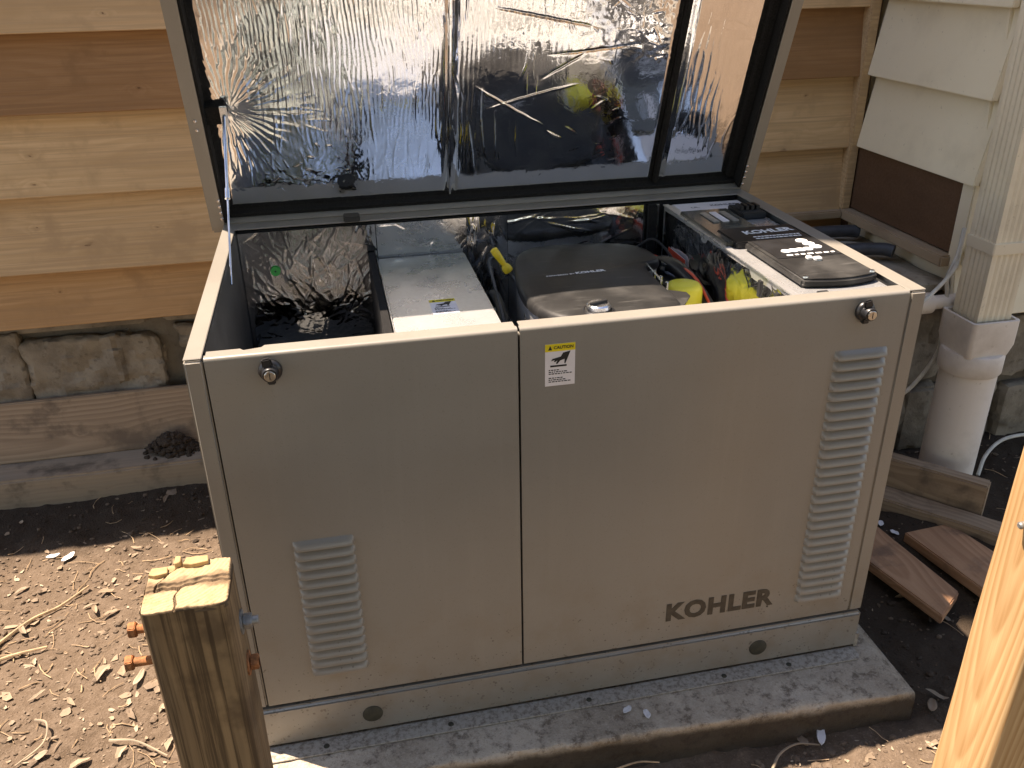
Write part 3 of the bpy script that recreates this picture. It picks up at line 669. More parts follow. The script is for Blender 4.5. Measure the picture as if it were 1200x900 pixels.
# engine: galvanised body with a dark crowned cover
def rrect(x0, x1, y0, y1, rs_, n=6):
    out = []
    for (cx, cy, a, r) in ((x1-rs_[0], y1-rs_[0], 0, rs_[0]), (x0+rs_[1], y1-rs_[1], 90, rs_[1]), (x0+rs_[2], y0+rs_[2], 180, rs_[2]), (x1-rs_[3], y0+rs_[3], 270, rs_[3])):
        out += [(cx+r*math.cos(R(a+90*i/n)), cy+r*math.sin(R(a+90*i/n))) for i in range(n+1)]
    return out
def chaikin(p, k=2):
    for _ in range(k):
        p = [q for i in range(len(p)) for q in ((p[i][0]*.75+p[(i+1) % len(p)][0]*.25, p[i][1]*.75+p[(i+1) % len(p)][1]*.25), (p[i][0]*.25+p[(i+1) % len(p)][0]*.75, p[i][1]*.25+p[(i+1) % len(p)][1]*.75))]
    return p
outl = chaikin([(.910, .50), (.900, .575), (.84, .612), (.70, .630), (.635, .612), (.600, .54), (.574, .37), (.578, .27), (.612, .198), (.66, .190), (.80, .190), (.852, .192), (.856, .26), (.856, .40), (.862, .445), (.905, .465)])
eng = MB().prism([(.72+(x-.72)*.975, .40+(y-.40)*.975) for x, y in outl], .36, .694, 'z').build('engine', M['galv'], gen, smooth=True)
def cover_mesh():
    cx, cy = .715, .40; vs = []; fs = []; n = len(outl); ks = [(1.0, .694), (1.004, .700), (1.0, .706), (.985, .711), (.95, .7145), (.8, .7175), (.5, .7195), (.2, .7205)]
    for k, z in ks: vs += [(cx+(x-cx)*k, cy+(y-cy)*k, z) for x, y in outl]
    for i in range(len(ks)-1): fs += [(i*n+j, i*n+(j+1) % n, (i+1)*n+(j+1) % n, (i+1)*n+j) for j in range(n)]
    fs += [tuple(range(n))[::-1], tuple((len(ks)-1)*n+j for j in range(n))]
    return MB().add(vs, fs).build('engine_cover', M['cover'], eng, smooth=True)
cov = cover_mesh()
text('POWERED BY', 'lettering', M['white'], eng, Matrix.Translation((.668, .3985, .7212)) @ Matrix.Rotation(R(3), 4, 'Z'), .0085, .0, 1.15, .0003)
text('KOHLER', 'lettering', M['white'], eng, Matrix.Translation((.731, .4035, .7212)) @ Matrix.Rotation(R(3), 4, 'Z'), .0150, .028, 1.1, .0003)
MB().lathe([(.030, .70), (.030, .716), (.027, .719), (.024, .716), (.0003, .7155)], Matrix.Translation((.690, .212, -.001)), 28).build('oil_cap_ring', M['black'], eng, smooth=True)
MB().lathe([(.022, .716), (.022, .727), (.019, .7295), (.0003, .7295)], Matrix.Translation((.690, .212, -.001)), 24).build('oil_cap', M['steel'], eng, smooth=True)
MB().box(-.019, .019, -.0035, .0035, .7287, .7325, Matrix.Translation((.690, .212, 0)) @ Matrix.Rotation(R(20), 4, 'Z')).build('oil_cap_grip', M['black'], eng, bevel=.001)
MB().box(.530, .975, .045, .183, .40, .655).build('added_tray', M['galv'], gen, bevel=.004)  # unseen galvanised tray added to brighten what the lid foil mirrors
MB().box(.032, .298, .485, by-.006, .470, .500).build('added_floor', M['liner'], gen)  # unseen grey slab added so the foil wall mirrors grey, not black
wall_foil('bounce_foil', (.030, .040, .555), (1, 0, 0), (0, 1, 0), .268, .44, fan(.14, .2, 500, .268, .44, 21), 21, (0, 0, 1), .003)  # hidden foil sheet added as a sunlit reflector for the lid
MB().box(.560, .572, .19, .62, .36, .62).build('hose_tray', M['blackmatte'], gen)
MB().prism([(.846, .196), (.886, .255), (.886, .275), (.850, .30)], .7065, .7095, 'z').build('cover_tab', M['cover'], eng)
MB().tube(bez([(.866, .445, .714), (.861, .39, .716), (.858, .335, .714)], 8), .0022, 6).build('edge_trim', M['steel'], eng, smooth=True)
for y in (.33, .365, .40): MB().lathe([(.004, .69), (.004, .712), (.001, .714)], Matrix.Translation((.868, y, 0)), 10).build('screw', M['steel'], eng, smooth=True)
# oil filter, dipstick, hoses, air intake lump
fil = MB().lathe([(.036, .52), (.038, .54), (.038, .680), (.0365, .690), (.032, .6965), (.024, .699), (.0003, .6995)], Matrix.Translation((.914, .352, 0)), 40).build('oil_filter', M['yellow'], gen, smooth=True)
da, db = Vector((.551, .50, .752)), Vector((.583, .50, .702)); dd = (db-da).normalized()
MB().tube([da-dd*.002, da, da+dd*.008, da+dd*.022, da+dd*.040, da+dd*.044, da+dd*.050, da+dd*.058, db], [.004, .0078, .0085, .0078, .0058, .0085, .0105, .0105, .007], 14).build('dipstick', M['yellow2'], gen, smooth=True)
MB().tube(bez([db, db+dd*.03, db+dd*.06+Vector((-.003, 0, -.03)), db+dd*.07+Vector((-.01, 0, -.12))], 9), .0035, 8).build('dipstick_tube', M['zinc'], gen, smooth=True)
MB().tube(bez([(.535, .25, .56), (.545, .36, .63), (.548, .46, .66), (.552, .56, .62), (.56, .62, .5)], 16), .011, 10).build('hose', M['black'], gen, smooth=True)
MB().tube(bez([(.905, .60, .60), (.92, .52, .685), (.945, .44, .69), (.962, .34, .65), (.965, .22, .6)], 18), .016, 12).build('hose', M['black'], gen, smooth=True)
MB().prism(rrect(.888, .972, .395, .61, (.03, .03, .03, .03)), .45, .674, 'z').build('air_intake', M['black'], gen, bevel=.008, seg=3, smooth=True)
MB().box(.945, .964, by-.022, by-.006, .36, H-.006).build('lid_post', M['foam'], gen, bevel=.002)
for pts, m, nm in (([(.925, .56, .69), (.935, .47, .70), (.955, .38, .69), (.96, .25, .62)], 'labelr', 'wire'), ([(.60, .62, .69), (.56, .60, .70), (.548, .50, .69), (.540, .36, .66), (.535, .22, .60)], 'hose', 'wire'), ([(.90, .60, .70), (.93, .585, .72), (.955, .56, .70), (.97, .48, .66)], 'blackmatte', 'wire')):
    MB().tube(bez(pts, 16), .0032, 6).build(nm, M[m], gen, smooth=True)
for p_, q_ in (((.928, .49, .688), (.934, .475, .6885)), ((.5465, .41, .6455), (.5472, .423, .649))):
    MB().tube([p_, q_], .0135 if p_[0] < .6 else .0185, 14).build('hose_clamp', M['steel'], gen, smooth=True)
# control box at the right
CX0 = .985; ZT = .772
wall_foil('foil_partition', (CX0-.004, .034, .36), (0, 1, 0), (0, 0, 1), .610, .405, fan(.33, .33, 620, .61, .405, 12, .09), 12, (-1, 0, 0), .007)
ctl = MB().box(CX0, 1.168, .034, by-.006, .36, ZT).build('control_box', M['galv'], gen, bevel=.002)
MB().box(CX0-.003, CX0+.010, .034, by-.008, ZT+.0004, ZT+.003).build('box_flange', M['galv'], ctl)
lab = MB().box(CX0-.0085, CX0-.0075, .50, .60, .640, .694).build('warning_label', M['labelw'], gen)
MB().box(CX0-.0090, CX0-.0086, .50, .60, .678, .694).build('header', M['labelr'], lab)
ink = MB()
for k in range(6): ink.box(CX0-.0090, CX0-.0086, .508+.01*(k % 2), .592-.012*(k % 3), .646+k*.005, .648+k*.005)
ink.build('fine_print', M['hose'], lab)
# rear: white label, breakers, smoked cover
wl = MB().prism([(1.006, .580), (1.167, .596), (1.166, .664), (1.004, .664)], ZT+.0004, ZT+.001, 'z').build('spec_label', M['labelw'], ctl)
text('KOHLER', 'lettering', M['hose'], wl, Matrix.Translation((1.118, .635, ZT+.0013)), .015, .02, 1.15, .0002)
text('UL', 'lettering', M['hose'], wl, Matrix.Translation((1.045, .626, ZT+.0013)), .014, .02, 1.15, .0002)
MB().prism([(CX0+.003, .330), (1.098, .360), (1.098, .575), (CX0+.003, .575)], ZT+.0008, ZT+.010, 'z').build('dusty_cover', M['clear'], ctl, bevel=.002)
bk = MB().box(1.105, 1.160, .505, .585, ZT+.0005, ZT+.014).build('breaker_block', M['blackmatte'], ctl, bevel=.002)
for k in range(4): MB().box(1.110+k*.0125, 1.118+k*.0125, .530, .560, ZT+.0142, ZT+.024).build('breaker_toggle', M['black'], bk, bevel=.001)
for k in range(3): MB().box(1.02+k*.022, 1.036+k*.022, .47, .545, ZT+.0102, ZT+.0125).build('terminal_strip', M['labelw'] if k == 1 else M['zinc'], ctl, bevel=.001)
pl = MB().box(1.004, 1.164, .318, .415, ZT+.001, ZT+.013).build('name_plate', M['black'], ctl, bevel=.002)
text('KOHLER', 'lettering', M['white'], pl, Matrix.Translation((1.098, .378, ZT+.0134)) @ Matrix.Rotation(R(3), 4, 'Z'), .030, .028, .95, .0004)
ink = MB(); rr = random.Random(9)
for row in range(2):
    x = 1.052
    while x < 1.150:
        d = rr.uniform(.004, .010); ink.box(x, x+d, .344-row*.012, .349-row*.012, ZT+.0131, ZT+.0135); x += d+.002
ink.build('fine_print', M['white'], pl)
# keypad bezel with a bowed front edge
poly = [(1.016, .312), (1.016, .085)]+[(1.016+.148*i/8, .085-.022*math.sin(math.pi*i/8)*.6-.0*i) for i in range(1, 8)]+[(1.164, .088), (1.164, .312)]
bz = MB().prism(poly, ZT+.0008, ZT+.017, 'z').build('keypad', M['cover'], ctl, bevel=.0045, seg=3, smooth=True)
kz = ZT+.0171
MB().box(1.028, 1.156, .196, .306, kz, kz+.0008).build('membrane', M['black'], bz)
for i in range(4): MB().lathe([(.0095, 0), (.0095, .0012), (.007, .0018)], Matrix.Translation((1.062+.0155*i, .232+.001*i, kz+.0008)), 16).build('button', M['white'], bz)
for i in range(3): MB().lathe([(.0115, 0), (.0115, .0012), (.009, .0018)], Matrix.Translation((1.122+.004*i, .285-.020*i, kz+.0008)), 16).build('button', M['white'], bz)
ink = MB(); x = 1.052
while x < 1.15:
    d = rr.uniform(.006, .014); ink.box(x, x+d, .2065, .2125, kz+.0009, kz+.0012); x += d+.005
ink.build('key_print', M['white'], bz)
for (x, y, w2) in ((1.082, .183, .005), (1.094, .174, .007)): MB().box(x-w2, x+w2, y-.006, y+.006, kz-.0005, kz+.006).build('port', M['white'], bz, bevel=.0015)
for x in (1.026, 1.154): MB().lathe([(.0055, 0), (.005, .0025), (.002, .0035)], Matrix.Translation((x, .094, kz-.0002)), 12).build('screw', M['steel'], bz, smooth=True)
MB().box(1.030, 1.050, .050, .060, ZT+.0003, ZT+.004).build('clip', M['blackmatte'], ctl, bevel=.001)
for y in (.085, .15): MB().box(CX0-.012, CX0-.006, y, y+.012, .735, .766).build('edge_clip', M['blackmatte'], gen, bevel=.001)

# ------------------------------------------------------------------ downspout
DX, DY = 1.802, .546
ds = empty('downspout', (DX, DY, G), 'cream fluted downspout entering a round plastic drain pipe at the house corner', 'downspout')
def fluted():
    pts = []; hx, hy = .047, .046; n = 6
    for (p, q) in (((-hx, -hy), (hx, -hy)), ((hx, -hy), (hx, hy)), ((hx, hy), (-hx, hy)), ((-hx, hy), (-hx, -hy))):
        for i in range(n*4):
            t = i/(n*4); e = sstep(.08, .16, t)*sstep(.92, .84, t); nx, ny = (q[1]-p[1]), -(q[0]-p[0]); L = math.hypot(nx, ny)
            k = -.0022*(math.cos(t*n*2*math.pi)*.5+.5)*float(e)
            pts.append((DX+p[0]+(q[0]-p[0])*t+nx/L*k, DY+p[1]+(q[1]-p[1])*t+ny/L*k))
    return pts
MB().prism(fluted(), .40, 1.9, 'z').build('square_pipe', M['gutter'], ds)
col = MB()
for (zz, h) in ((.40, .455),):
    o_ = rrect(DX-.066, DX+.066, DY-.064, DY+.064, (.012,)*4, 4); i_ = rrect(DX-.058, DX+.058, DY-.056, DY+.056, (.008,)*4, 4); n = len(o_)
    c0 = [(DX+.074*math.cos(math.atan2(y-DY, x-DX)), DY+.074*math.sin(math.atan2(y-DY, x-DX)), .365) for x, y in o_]
    vs = c0+[(x, y, .405) for x, y in o_]+[(x*1.0, y, .470) for x, y in o_]+[(x, y, .470) for x, y in i_]+[(x, y, .40) for x, y in i_]
    col.add(vs, [(k*n+j, k*n+(j+1) % n, (k+1)*n+(j+1) % n, (k+1)*n+j) for k in range(4) for j in range(n)])
col.build('adapter', M['pvc'], ds, smooth=True)
MB().lathe([(.0735, .320), (.0765, .325), (.0765, .372), (.0735, .377)], Matrix.Translation((DX, DY, 0)), 40).build('coupling', M['pvc'], ds, smooth=True)
MB().lathe([(.069, -.12), (.069, .322)], Matrix.Translation((DX+.002, DY, 0)), 40).build('drain_pipe', M['pvc'], ds, smooth=True)
st = MB(); o_ = rrect(DX-.051, DX+.051, DY-.050, DY+.050, (.004,)*4, 3); st.prism(o_, .640, .668, 'z'); st.build('strap', M['gutter'], ds, bevel=.001)

# ------------------------------------------------------------------ posts
def post_body(name, x0, x1, y0, y1, z0, z1, mat, parent, amp, top_fn=None):
    """square timber with eased, slightly ragged arrises; the top is a fine grid"""
    r = .010; per = rrect(x0, x1, y0, y1, (r, r, r, r), 4); n = len(per)
    # densify straight sides
    pp = []
    for i in range(n):
        a, b = per[i], per[(i+1) % n]; L = math.hypot(b[0]-a[0], b[1]-a[1]); k = max(1, int(L/.012))
        pp += [(a[0]+(b[0]-a[0])*j/k, a[1]+(b[1]-a[1])*j/k) for j in range(k)]
    zs = np.linspace(z0, z1, 70); vs = []; fs = []; n = len(pp); cx, cy = (x0+x1)/2, (y0+y1)/2
    for z in zs:
        for (x, y) in pp:
            e = amp*(mnoise.fractal(Vector((x*16, y*16, z*3)), 1, 2, 3))+amp*.5*mnoise.noise(Vector((x*90, y*90, z*6)))
            d = Vector((x-cx, y-cy)); d.normalize(); vs.append((x+d.x*e, y+d.y*e, z))
    m = len(zs)
    fs = [(i*n+j, i*n+(j+1) % n, (i+1)*n+(j+1) % n, (i+1)*n+j) for i in range(m-1) for j in range(n)]
    mb = MB().add(vs, fs)
    return mb.build(name, mat, parent, smooth=True), pp
def post_top(pp, x0, x1, y0, y1, z, fn, parent, mat):
    n = 120; U, V = np.meshgrid(np.linspace(-1, 1, n), np.linspace(-1, 1, n)); k = 1-.06*(np.abs(U)**8)*(np.abs(V)**8)
    X = (x0+x1)/2+U*k*((x1-x0)/2-.0004); Y = (y0+y1)/2+V*k*((y1-y0)/2-.0004); e = np.maximum(np.abs(U), np.abs(V))
    Z = np.vectorize(fn)(X, Y)*np.clip((1-e)*12+.3, 0, 1)+z-.003*np.clip((e-.93)/.07, 0, 1)**2
    Z = np.where(e > .9999, Z-.006, Z)
    return grid_mesh('sawn_top', X, Y, Z, mat, parent, False)
PL = (-.036, .066, -.35, -.262); PZ = .622
postL = empty('wooden_post', (.015, -.30, G), 'weathered square post with split top and rusty bolts, left of the panels', 'post')
pb, pp = post_body('post_body', *PL, G-.1, PZ-.004, M['post_old'], postL, .0022)
def topfn(x, y):
    N = lambda q, k: mnoise.noise(Vector((q*k, k*.37, 1.7)))
    cr = -.303+.010*N(x, 28)+.005*N(x, 110); d = y-cr
    v = .0011*mnoise.fractal(Vector((x*130, y*130, 0)), 1, 2, 4)+.002*mnoise.noise(Vector((x*25, y*25, 5)))
    wd = .0050+.0022*N(x, 60); v += -(.0035+.002*N(x, 45))*max(0, 1-(abs(d)/max(wd, .003))**3) + (.003 if d > 0 else 0)
    c2 = x+.010-(y+.285)*.7-.003*N(y, 90)
    if d > 0: v += -.006*max(0, 1-(abs(c2)/.0022)**3) + (-.0025 if c2 < 0 else 0)
    c3 = x-.004-.004*N(y, 80)
    if d < 0: v += -.004*max(0, 1-(abs(c3)/.0015)**3) + (-.002 if c3 < 0 else 0)
    return v
def mk_post_end():
    t = NT('sawn_post_end'); geo = t.n('ShaderNodeNewGeometry'); v = geo.outputs['Position']; x, y, z = t.sep(v)
    n = t.noise(v, 90, 4, .6); nz = t.sep(geo.outputs['True Normal'])[2]; cm = t.rmp(nz, .55, .92, 1, 0)
    band = t.rmp(t.math('ABSOLUTE', t.math('ADD', t.math('ADD', y, .303), t.math('MULTIPLY', t.math('SUBTRACT', t.noise(v, 40, 3), .5), .03))), .003, .014, .8, 0)
    ring = t.math('FRACT', t.math('MULTIPLY', t.math('SQRT', t.math('ADD', t.math('POWER', t.math('ADD', x, .05), 2), t.math('POWER', t.math('SUBTRACT', y, -.23), 2))), 190))
    c = t.mix(t.rmp(ring, .2, .9, 0, .6), (.40, .295, .175), (.30, .205, .11)); c = t.mix(t.rmp(t.noise(v, 35, 4, .6), .5, .7, 0, .6), c, (.30, .185, .08))
    c = t.mix(band, c, (.13, .085, .05)); c = t.mix(t.math('MULTIPLY', cm, .9), c, (.10, .068, .042))
    return t.out(c, .85, 0, t.bump(n, .5, .002), .2)
post_top(pp, *PL, PZ, topfn, postL, mk_post_end())
for (x, y, h, r, s) in ((.000, -.2665, .011, .008, 1.0), (.022, -.269, .009, .018, 1.7), (-.022, -.278, .0055, .016, 1.4)):
    mb = MB().prism([(x-r*s*.5, y-.006), (x-r*.2, y-.009), (x+r*s*.5, y-.006), (x+r*s*.45, y+.006), (x-r*s*.4, y+.007)], PZ-.002, PZ+h, 'z'); mb.build('splinter', M['post_end'], postL, bevel=.0008, seg=1)
def bolt(x, z, y, dirx, ln, mat, nut):
    T = Matrix.Translation((x, y, z)) @ Matrix.Rotation(R(90*dirx), 4, 'Y')
    s = MB().lathe([(.0058, -.01), (.0058, ln)], T, 14).build('bolt', mat, postL, smooth=True)
    hexp = [(.0105*math.cos(R(60*k+12)), .0105*math.sin(R(60*k+12))) for k in range(6)]
    MB().prism(hexp, ln-.007 if not nut else .004, ln+.002 if not nut else .014, 'z', T).build('bolt_head', mat, s, bevel=.001)
    if nut: MB().lathe([(.016, 0), (.016, .0025)], T, 18).build('washer', mat, s)
bolt(-.036, .575, -.318, -1, .022, M['rust'], False); bolt(-.036, .528, -.322, -1, .034, M['rust'], False)
bolt(.066, .548, -.300, 1, .022, M['zinc'], True); bolt(.066, .485, -.306, 1, .014, M['rust'], True)
PR = (1.062, 1.165, -.502, -.402)
postR = empty('wooden_post', (1.11, -.45, G), 'fresh yellow square post with arched grain at the right edge', 'post')
pb, pp = post_body('post_body', *PR, G-.1, .78, M['post_new'], postR, .0014)
post_top(pp, *PR, .78, lambda x, y: .001*mnoise.noise(Vector((x*80, y*80, 0))), postR, M['post_end'])
MB().lathe([(.005, -.004), (.005, .010), (.003, .012)], Matrix.Translation((1.062, -.446, .637)) @ Matrix.Rotation(R(-90), 4, 'Y'), 12).build('bolt', M['zinc'], postR, smooth=True)

# ------------------------------------------------------------------ loose lumber
def beam(name, mat, label, a, b, width, z0, z1, tiltx=0, bev=.004, seed=0, ragged=None):
    """lumber whose long axis runs a->b in plan; width grows to the left of a->b"""
    a, b = Vector((*a, 0)), Vector((*b, 0)); u = (b-a); L = u.length; u.normalize(); v = Vector((-u.y, u.x, 0)); n = 26; vs = []; fs = []
    for i in range(n+1):
        t = i/n
        for (p, q) in ((0, z0), (1, z0), (1, z1), (0, z1)):
            e = .0025*mnoise.fractal(Vector((t*L*7+seed, p*3+q*20, seed)), 1, 2, 3)
            vs.append((t*L-L/2, p*width-width/2+e, q-(z0+z1)/2+e*.8))
    fs = [(i*4+k, i*4+(k+1) % 4, i*4+4+(k+1) % 4, i*4+4+k) for i in range(n) for k in range(4)]+[(3, 2, 1, 0), (n*4, n*4+1, n*4+2, n*4+3)]
    mb = MB().add(vs, fs); me, c = mb.mesh(name, bev, 2)
    ctr = a+u*(L/2)+v*(width/2); o = link(me, name, M[mat], None, (ctr.x, ctr.y, (z0+z1)/2))
    o.rotation_euler = (tiltx, 0, math.atan2(u.y, u.x)); me.polygons.foreach_set('use_smooth', [True]*len(me.polygons)); me.set_sharp_from_angle(angle=R(40))
    return tag(o, label, 'lumber')
beam('timber', 'timber_grey', 'long grey muddy timber lying on the soil along the foundation', (-1.6, 1.072), (1.0, 1.066), .118, -.085, .014, seed=2, bev=.006)
beam('plank', 'timber_brown', 'brown plank leaning on the foundation behind the grey timber', (-1.6, 1.192), (.95, 1.190), .030, .008, .185, tiltx=R(-13), seed=5)
beam('timber', 'timber_brown', 'short thick timber block at the foot of the drain pipe', (1.509, .637), (1.765, .344), .042, -.035, .086, seed=8)
beam('timber', 'timber_brown', 'long timber lying in front of the block by the drain pipe', (1.456, .591), (1.80, .197), .068, -.065, .004, seed=11)
def plank(label, poly, z0, z1, seed):
    me, c = MB().prism(poly, z0, z1, 'z').mesh('plank', .003, 2); o = link(me, 'plank', M['plank_red'], None, c); o.rotation_euler = (R(-1.5), R(1.2), 0); return tag(o, label, 'lumber', 'loose red-brown planks')
plank('red-brown plank nearest the generator on the dark soil', [(1.511, .398), (1.402, .262), (1.447, .050), (1.540, .118)], -.045, -.020, 1)
plank('red-brown plank with a slanted end lying beside the fresh post', [(1.550, .342), (1.688, .356), (1.745, .06), (1.600, .02)], -.040, -.012, 2)
ICO = bmesh.new(); bmesh.ops.create_icosphere(ICO, subdivisions=1, radius=1); ICO.verts.ensure_lookup_table()
IV = [v.co.copy() for v in ICO.verts]; IF = [tuple(v.index for v in f.verts) for f in ICO.faces]; ICO.free()
def clump():
    r = random.Random(5); mb = MB()
    for _ in range(420):
        u = max(-1, min(1, r.gauss(.1, .42))); v = max(-1, min(1, r.gauss(0, .42))); top = .058*max(0, 1-(u*u*1.1+v*v)**.6)
        x, y, z = -.300+u*.088, 1.150+v*.046, .014+top*r.random()**.35; s1 = r.uniform(.004, .012)*(1.25-abs(u)*.5)
        mb.add([(x+p.x*s1*r.uniform(.7, 1.3), y+p.y*s1*r.uniform(.7, 1.3), z+p.z*s1*r.uniform(.5, 1)) for p in IV], IF)
    return mb.build('soil_clump', M['darksoil'], None)
sc_ = clump()
tag(sc_, 'dark clump of soil resting on the brown plank', 'soil clump')

# ------------------------------------------------------------------ cables, pipe stub, hoses by the wall
tag(MB().tube(bez([(1.79, .655, .66), (1.762, .625, .60), (1.742, .62, .546), (1.752, .62, .50), (1.757, .62, .42), (1.764, .62, .342), (1.74, .63, .27), (1.70, .64, .21), (1.63, .66, .16)], 40), .0055, 8).build('cable', M['cable'], None, smooth=True), 'thin white cable hanging down beside the downspout', 'cable')
tag(MB().tube(bez([(1.795, .66, .60), (1.74, .60, .575), (1.66, .55, .545), (1.55, .50, .50)], 20), .005, 8).build('cable', M['cable'], None, smooth=True), 'white cable running level from the wall to the generator', 'cable')
tag(MB().tube(bez([(1.897, .525, -.01), (1.94, .56, .03), (2.022, .60, .045), (2.137, .63, .03), (2.25, .64, .0)], 24), .005, 8).build('cable', M['cable'], None, smooth=True), 'pale cable looping over the soil right of the drain pipe', 'cable')
stub = empty('pipe_stub', (1.74, .66, .46), 'cream pipe fitting sticking out of the foundation behind the generator', 'pipe fitting')
TX = Matrix.Translation((1.655, .625, .478)) @ Matrix.Rotation(R(90), 4, 'Y')
MB().lathe([(.020, 0), (.027, .004), (.027, .055), (.022, .058), (.018, .060), (.018, .15)], TX, 24).build('fitting', M['pvc'], stub, smooth=True)
MB().lathe([(.0205, -.004), (.0205, .0035), (.016, .0036)], TX, 20).build('collar', M['zinc'], stub, smooth=True)
for pts, lab in (([(1.50, 1.16, .50), (1.62, 1.12, .525), (1.75, 1.10, .530), (1.785, 1.09, .527)], 'straight dark grey hose end lying on the foundation ledge'), ([(1.50, 1.02, .49), (1.64, .96, .52), (1.745, .915, .53), (1.772, .89, .528)], 'dark grey hose with a rounded end on the foundation ledge')):
    tag(MB().tube(bez(pts, 18), .018, 14).build('hose', M['hose'], None, smooth=True), lab, 'hose')

# ------------------------------------------------------------------ litter
def gh(x, y): return float(ground_h(np.array([x]), np.array([y]))[0])
def spot(r):
    while True:
        x, y = r.uniform(-1.1, 2.3), r.uniform(-.75, 1.05)
        if -.07 < x < 1.28 and -.16 < y < .9: continue
        return x, y
def scatter(name, n, mat, fn, seed, label, dark=False):
    r = random.Random(seed); mb = MB()
    for _ in range(n):
        x, y = spot(r)
        in_shade = x > 1.24+.05*r.random() or y > .80+.06*r.gauss(0, 1)  # strips where shade is put into the crumb colour
        if dark != in_shade and not (in_shade and not dark and r.random() < .10): continue
        fn(mb, x, y, gh(x, y), r)
    o = mb.build(name, mat, None); return tag(o, label, None, None, 'stuff')
def clod(mb, x, y, z, r):
    s = min(.0075, .0017*math.exp(abs(r.gauss(0, .75)))); k = Vector((r.uniform(.7, 1.4), r.uniform(.7, 1.4), r.uniform(.5, .9)))
    mb.add([(x+p.x*s*k.x*r.uniform(.75, 1.25), y+p.y*s*k.y*r.uniform(.75, 1.25), z+p.z*s*k.z+s*.2) for p in IV], IF)
def chip(mb, x, y, z, r):
    L = .0035*math.exp(abs(r.gauss(0, .72))); L = min(L, .022); wd = L*r.uniform(.2, .8); a = r.uniform(0, 6.28); ti = r.gauss(0, .35); c, s = math.cos(a), math.sin(a); cu = r.uniform(-.3, .6)
    n = r.choice((5, 6, 7)); ctr = None; pts = []
    for k in range(n):
        th = 6.283*(k+r.uniform(-.3, .3))/n; q = r.uniform(.55, 1.1); px, py = math.cos(th)*L*q, math.sin(th)*wd*q
        pts.append((x+px*c-py*s, y+px*s+py*c, z+.002+max(0, cu*abs(px)*.5+ti*px*.4+r.uniform(0, .25)*wd)))
    pts.append((x, y, z+.002+r.uniform(0, .2)*wd))
    mb.add(pts, [(k, (k+1) % n, n) for k in range(n)])
def curl(mb, x, y, z, r):
    L = r.uniform(.010, .024); wd = L*r.uniform(.18, .42); a = r.uniform(0, 6.28); c, s = math.cos(a), math.sin(a); cu = r.uniform(.2, 1.1); tw = r.uniform(-.6, .6); pts = []
    for i in range(6):
        t = i/2.5-1; ww = wd*math.sqrt(max(.02, 1-t*t))*r.uniform(.7, 1.2); h = .002+cu*L*(.5+.5*t*r.choice((1, 1, -.3)))*.45
        for q in (-1, 0, 1):
            px, py = t*L, q*ww+.25*wd*math.sin(t*3+a); pts.append((x+px*c-py*s, y+px*s+py*c, z+h+abs(q)*ww*.5+q*tw*ww*.4+.002))
    mb.add(pts, [(i*3+k, i*3+k+1, i*3+k+4, i*3+k+3) for i in range(5) for k in range(2)])
def straw(mb, x, y, z, r):
    L = r.uniform(.015, .08); a = r.uniform(0, 6.28); cu = r.uniform(-.35, .35); pts = []
    for t in (-.5, -.17, .17, .5): b = a+cu*t*2; px, py = x+t*L*math.cos(b), y+t*L*math.sin(b); pts.append((px, py, gh(px, py)+.0025+.003*r.random()))
    mb.tube(pts, r.uniform(.0005, .0013), 4)
scatter('soil_clods', 6000, M['darksoil'], clod, 8, 'soil crumbs coloured dark for the shade beside the house and right of the slab', True)
scatter('soil_clods', 14000, M['clod'], clod, 1, 'crumbs and small clods of brown soil scattered on the ground')
scatter('leaf_litter', 1500, M['chip'], chip, 2, 'pale dry wood chips and leaf scraps on the soil')
scatter('leaf_litter', 3400, M['leaf'], chip, 4, 'brown dry leaf scraps on the soil')
scatter('curled_leaves', 120, M['chip'], curl, 12, 'small pale curled dead leaves strewn on the soil')
scatter('curled_leaves', 230, M['leaf'], curl, 13, 'small brown curled dead leaves strewn on the soil')
scatter('straw_litter', 1300, M['twig'], straw, 3, 'thin dry stalks and straw strewn over the soil')
def twig(pts, rad, label, mat='twig'):
    q = [(x, y, gh(x, y)+.006+dz) for x, y, dz in pts]; c = bez(q, 20)
    tag(MB().tube(c, [rad*(1-.5*i/len(c)) for i in range(len(c))], 6).build('twig', M[mat], None, smooth=True), label, 'twig')
twig([(-.64, .44, 0), (-.555, .545, .004), (-.50, .60, .002), (-.44, .645, .006)], .0045, 'long thin twig lying at the left edge below the sunlit soil edge')
twig([(-.66, .40, 0), (-.57, .44, .003), (-.49, .455, .004)], .005, 'short dry twig just below the long twig at left')
twig([(-.455, .225, .004), (-.425, .20, .012), (-.42, .15, .008), (-.46, .11, 0)], .0028, 'hooked pale stem in the lower left corner', 'chip')
twig([(-.30, .142, .004), (-.245, .118, .008), (-.185, .082, .003)], .0032, 'pale straw stalk beside the weathered post', 'chip')
twig([(.93, -.19, .004), (.958, -.165, .012), (1.0, -.152, .014), (1.045, -.158, .004)], .0030, 'curved pale twig at the shadow edge before the slab', 'chip')
twig([(.63, -.145, .03), (.68, -.143, .035), (.72, -.150, .03)], .0022, 'thin dark twig hanging over the front of the slab')
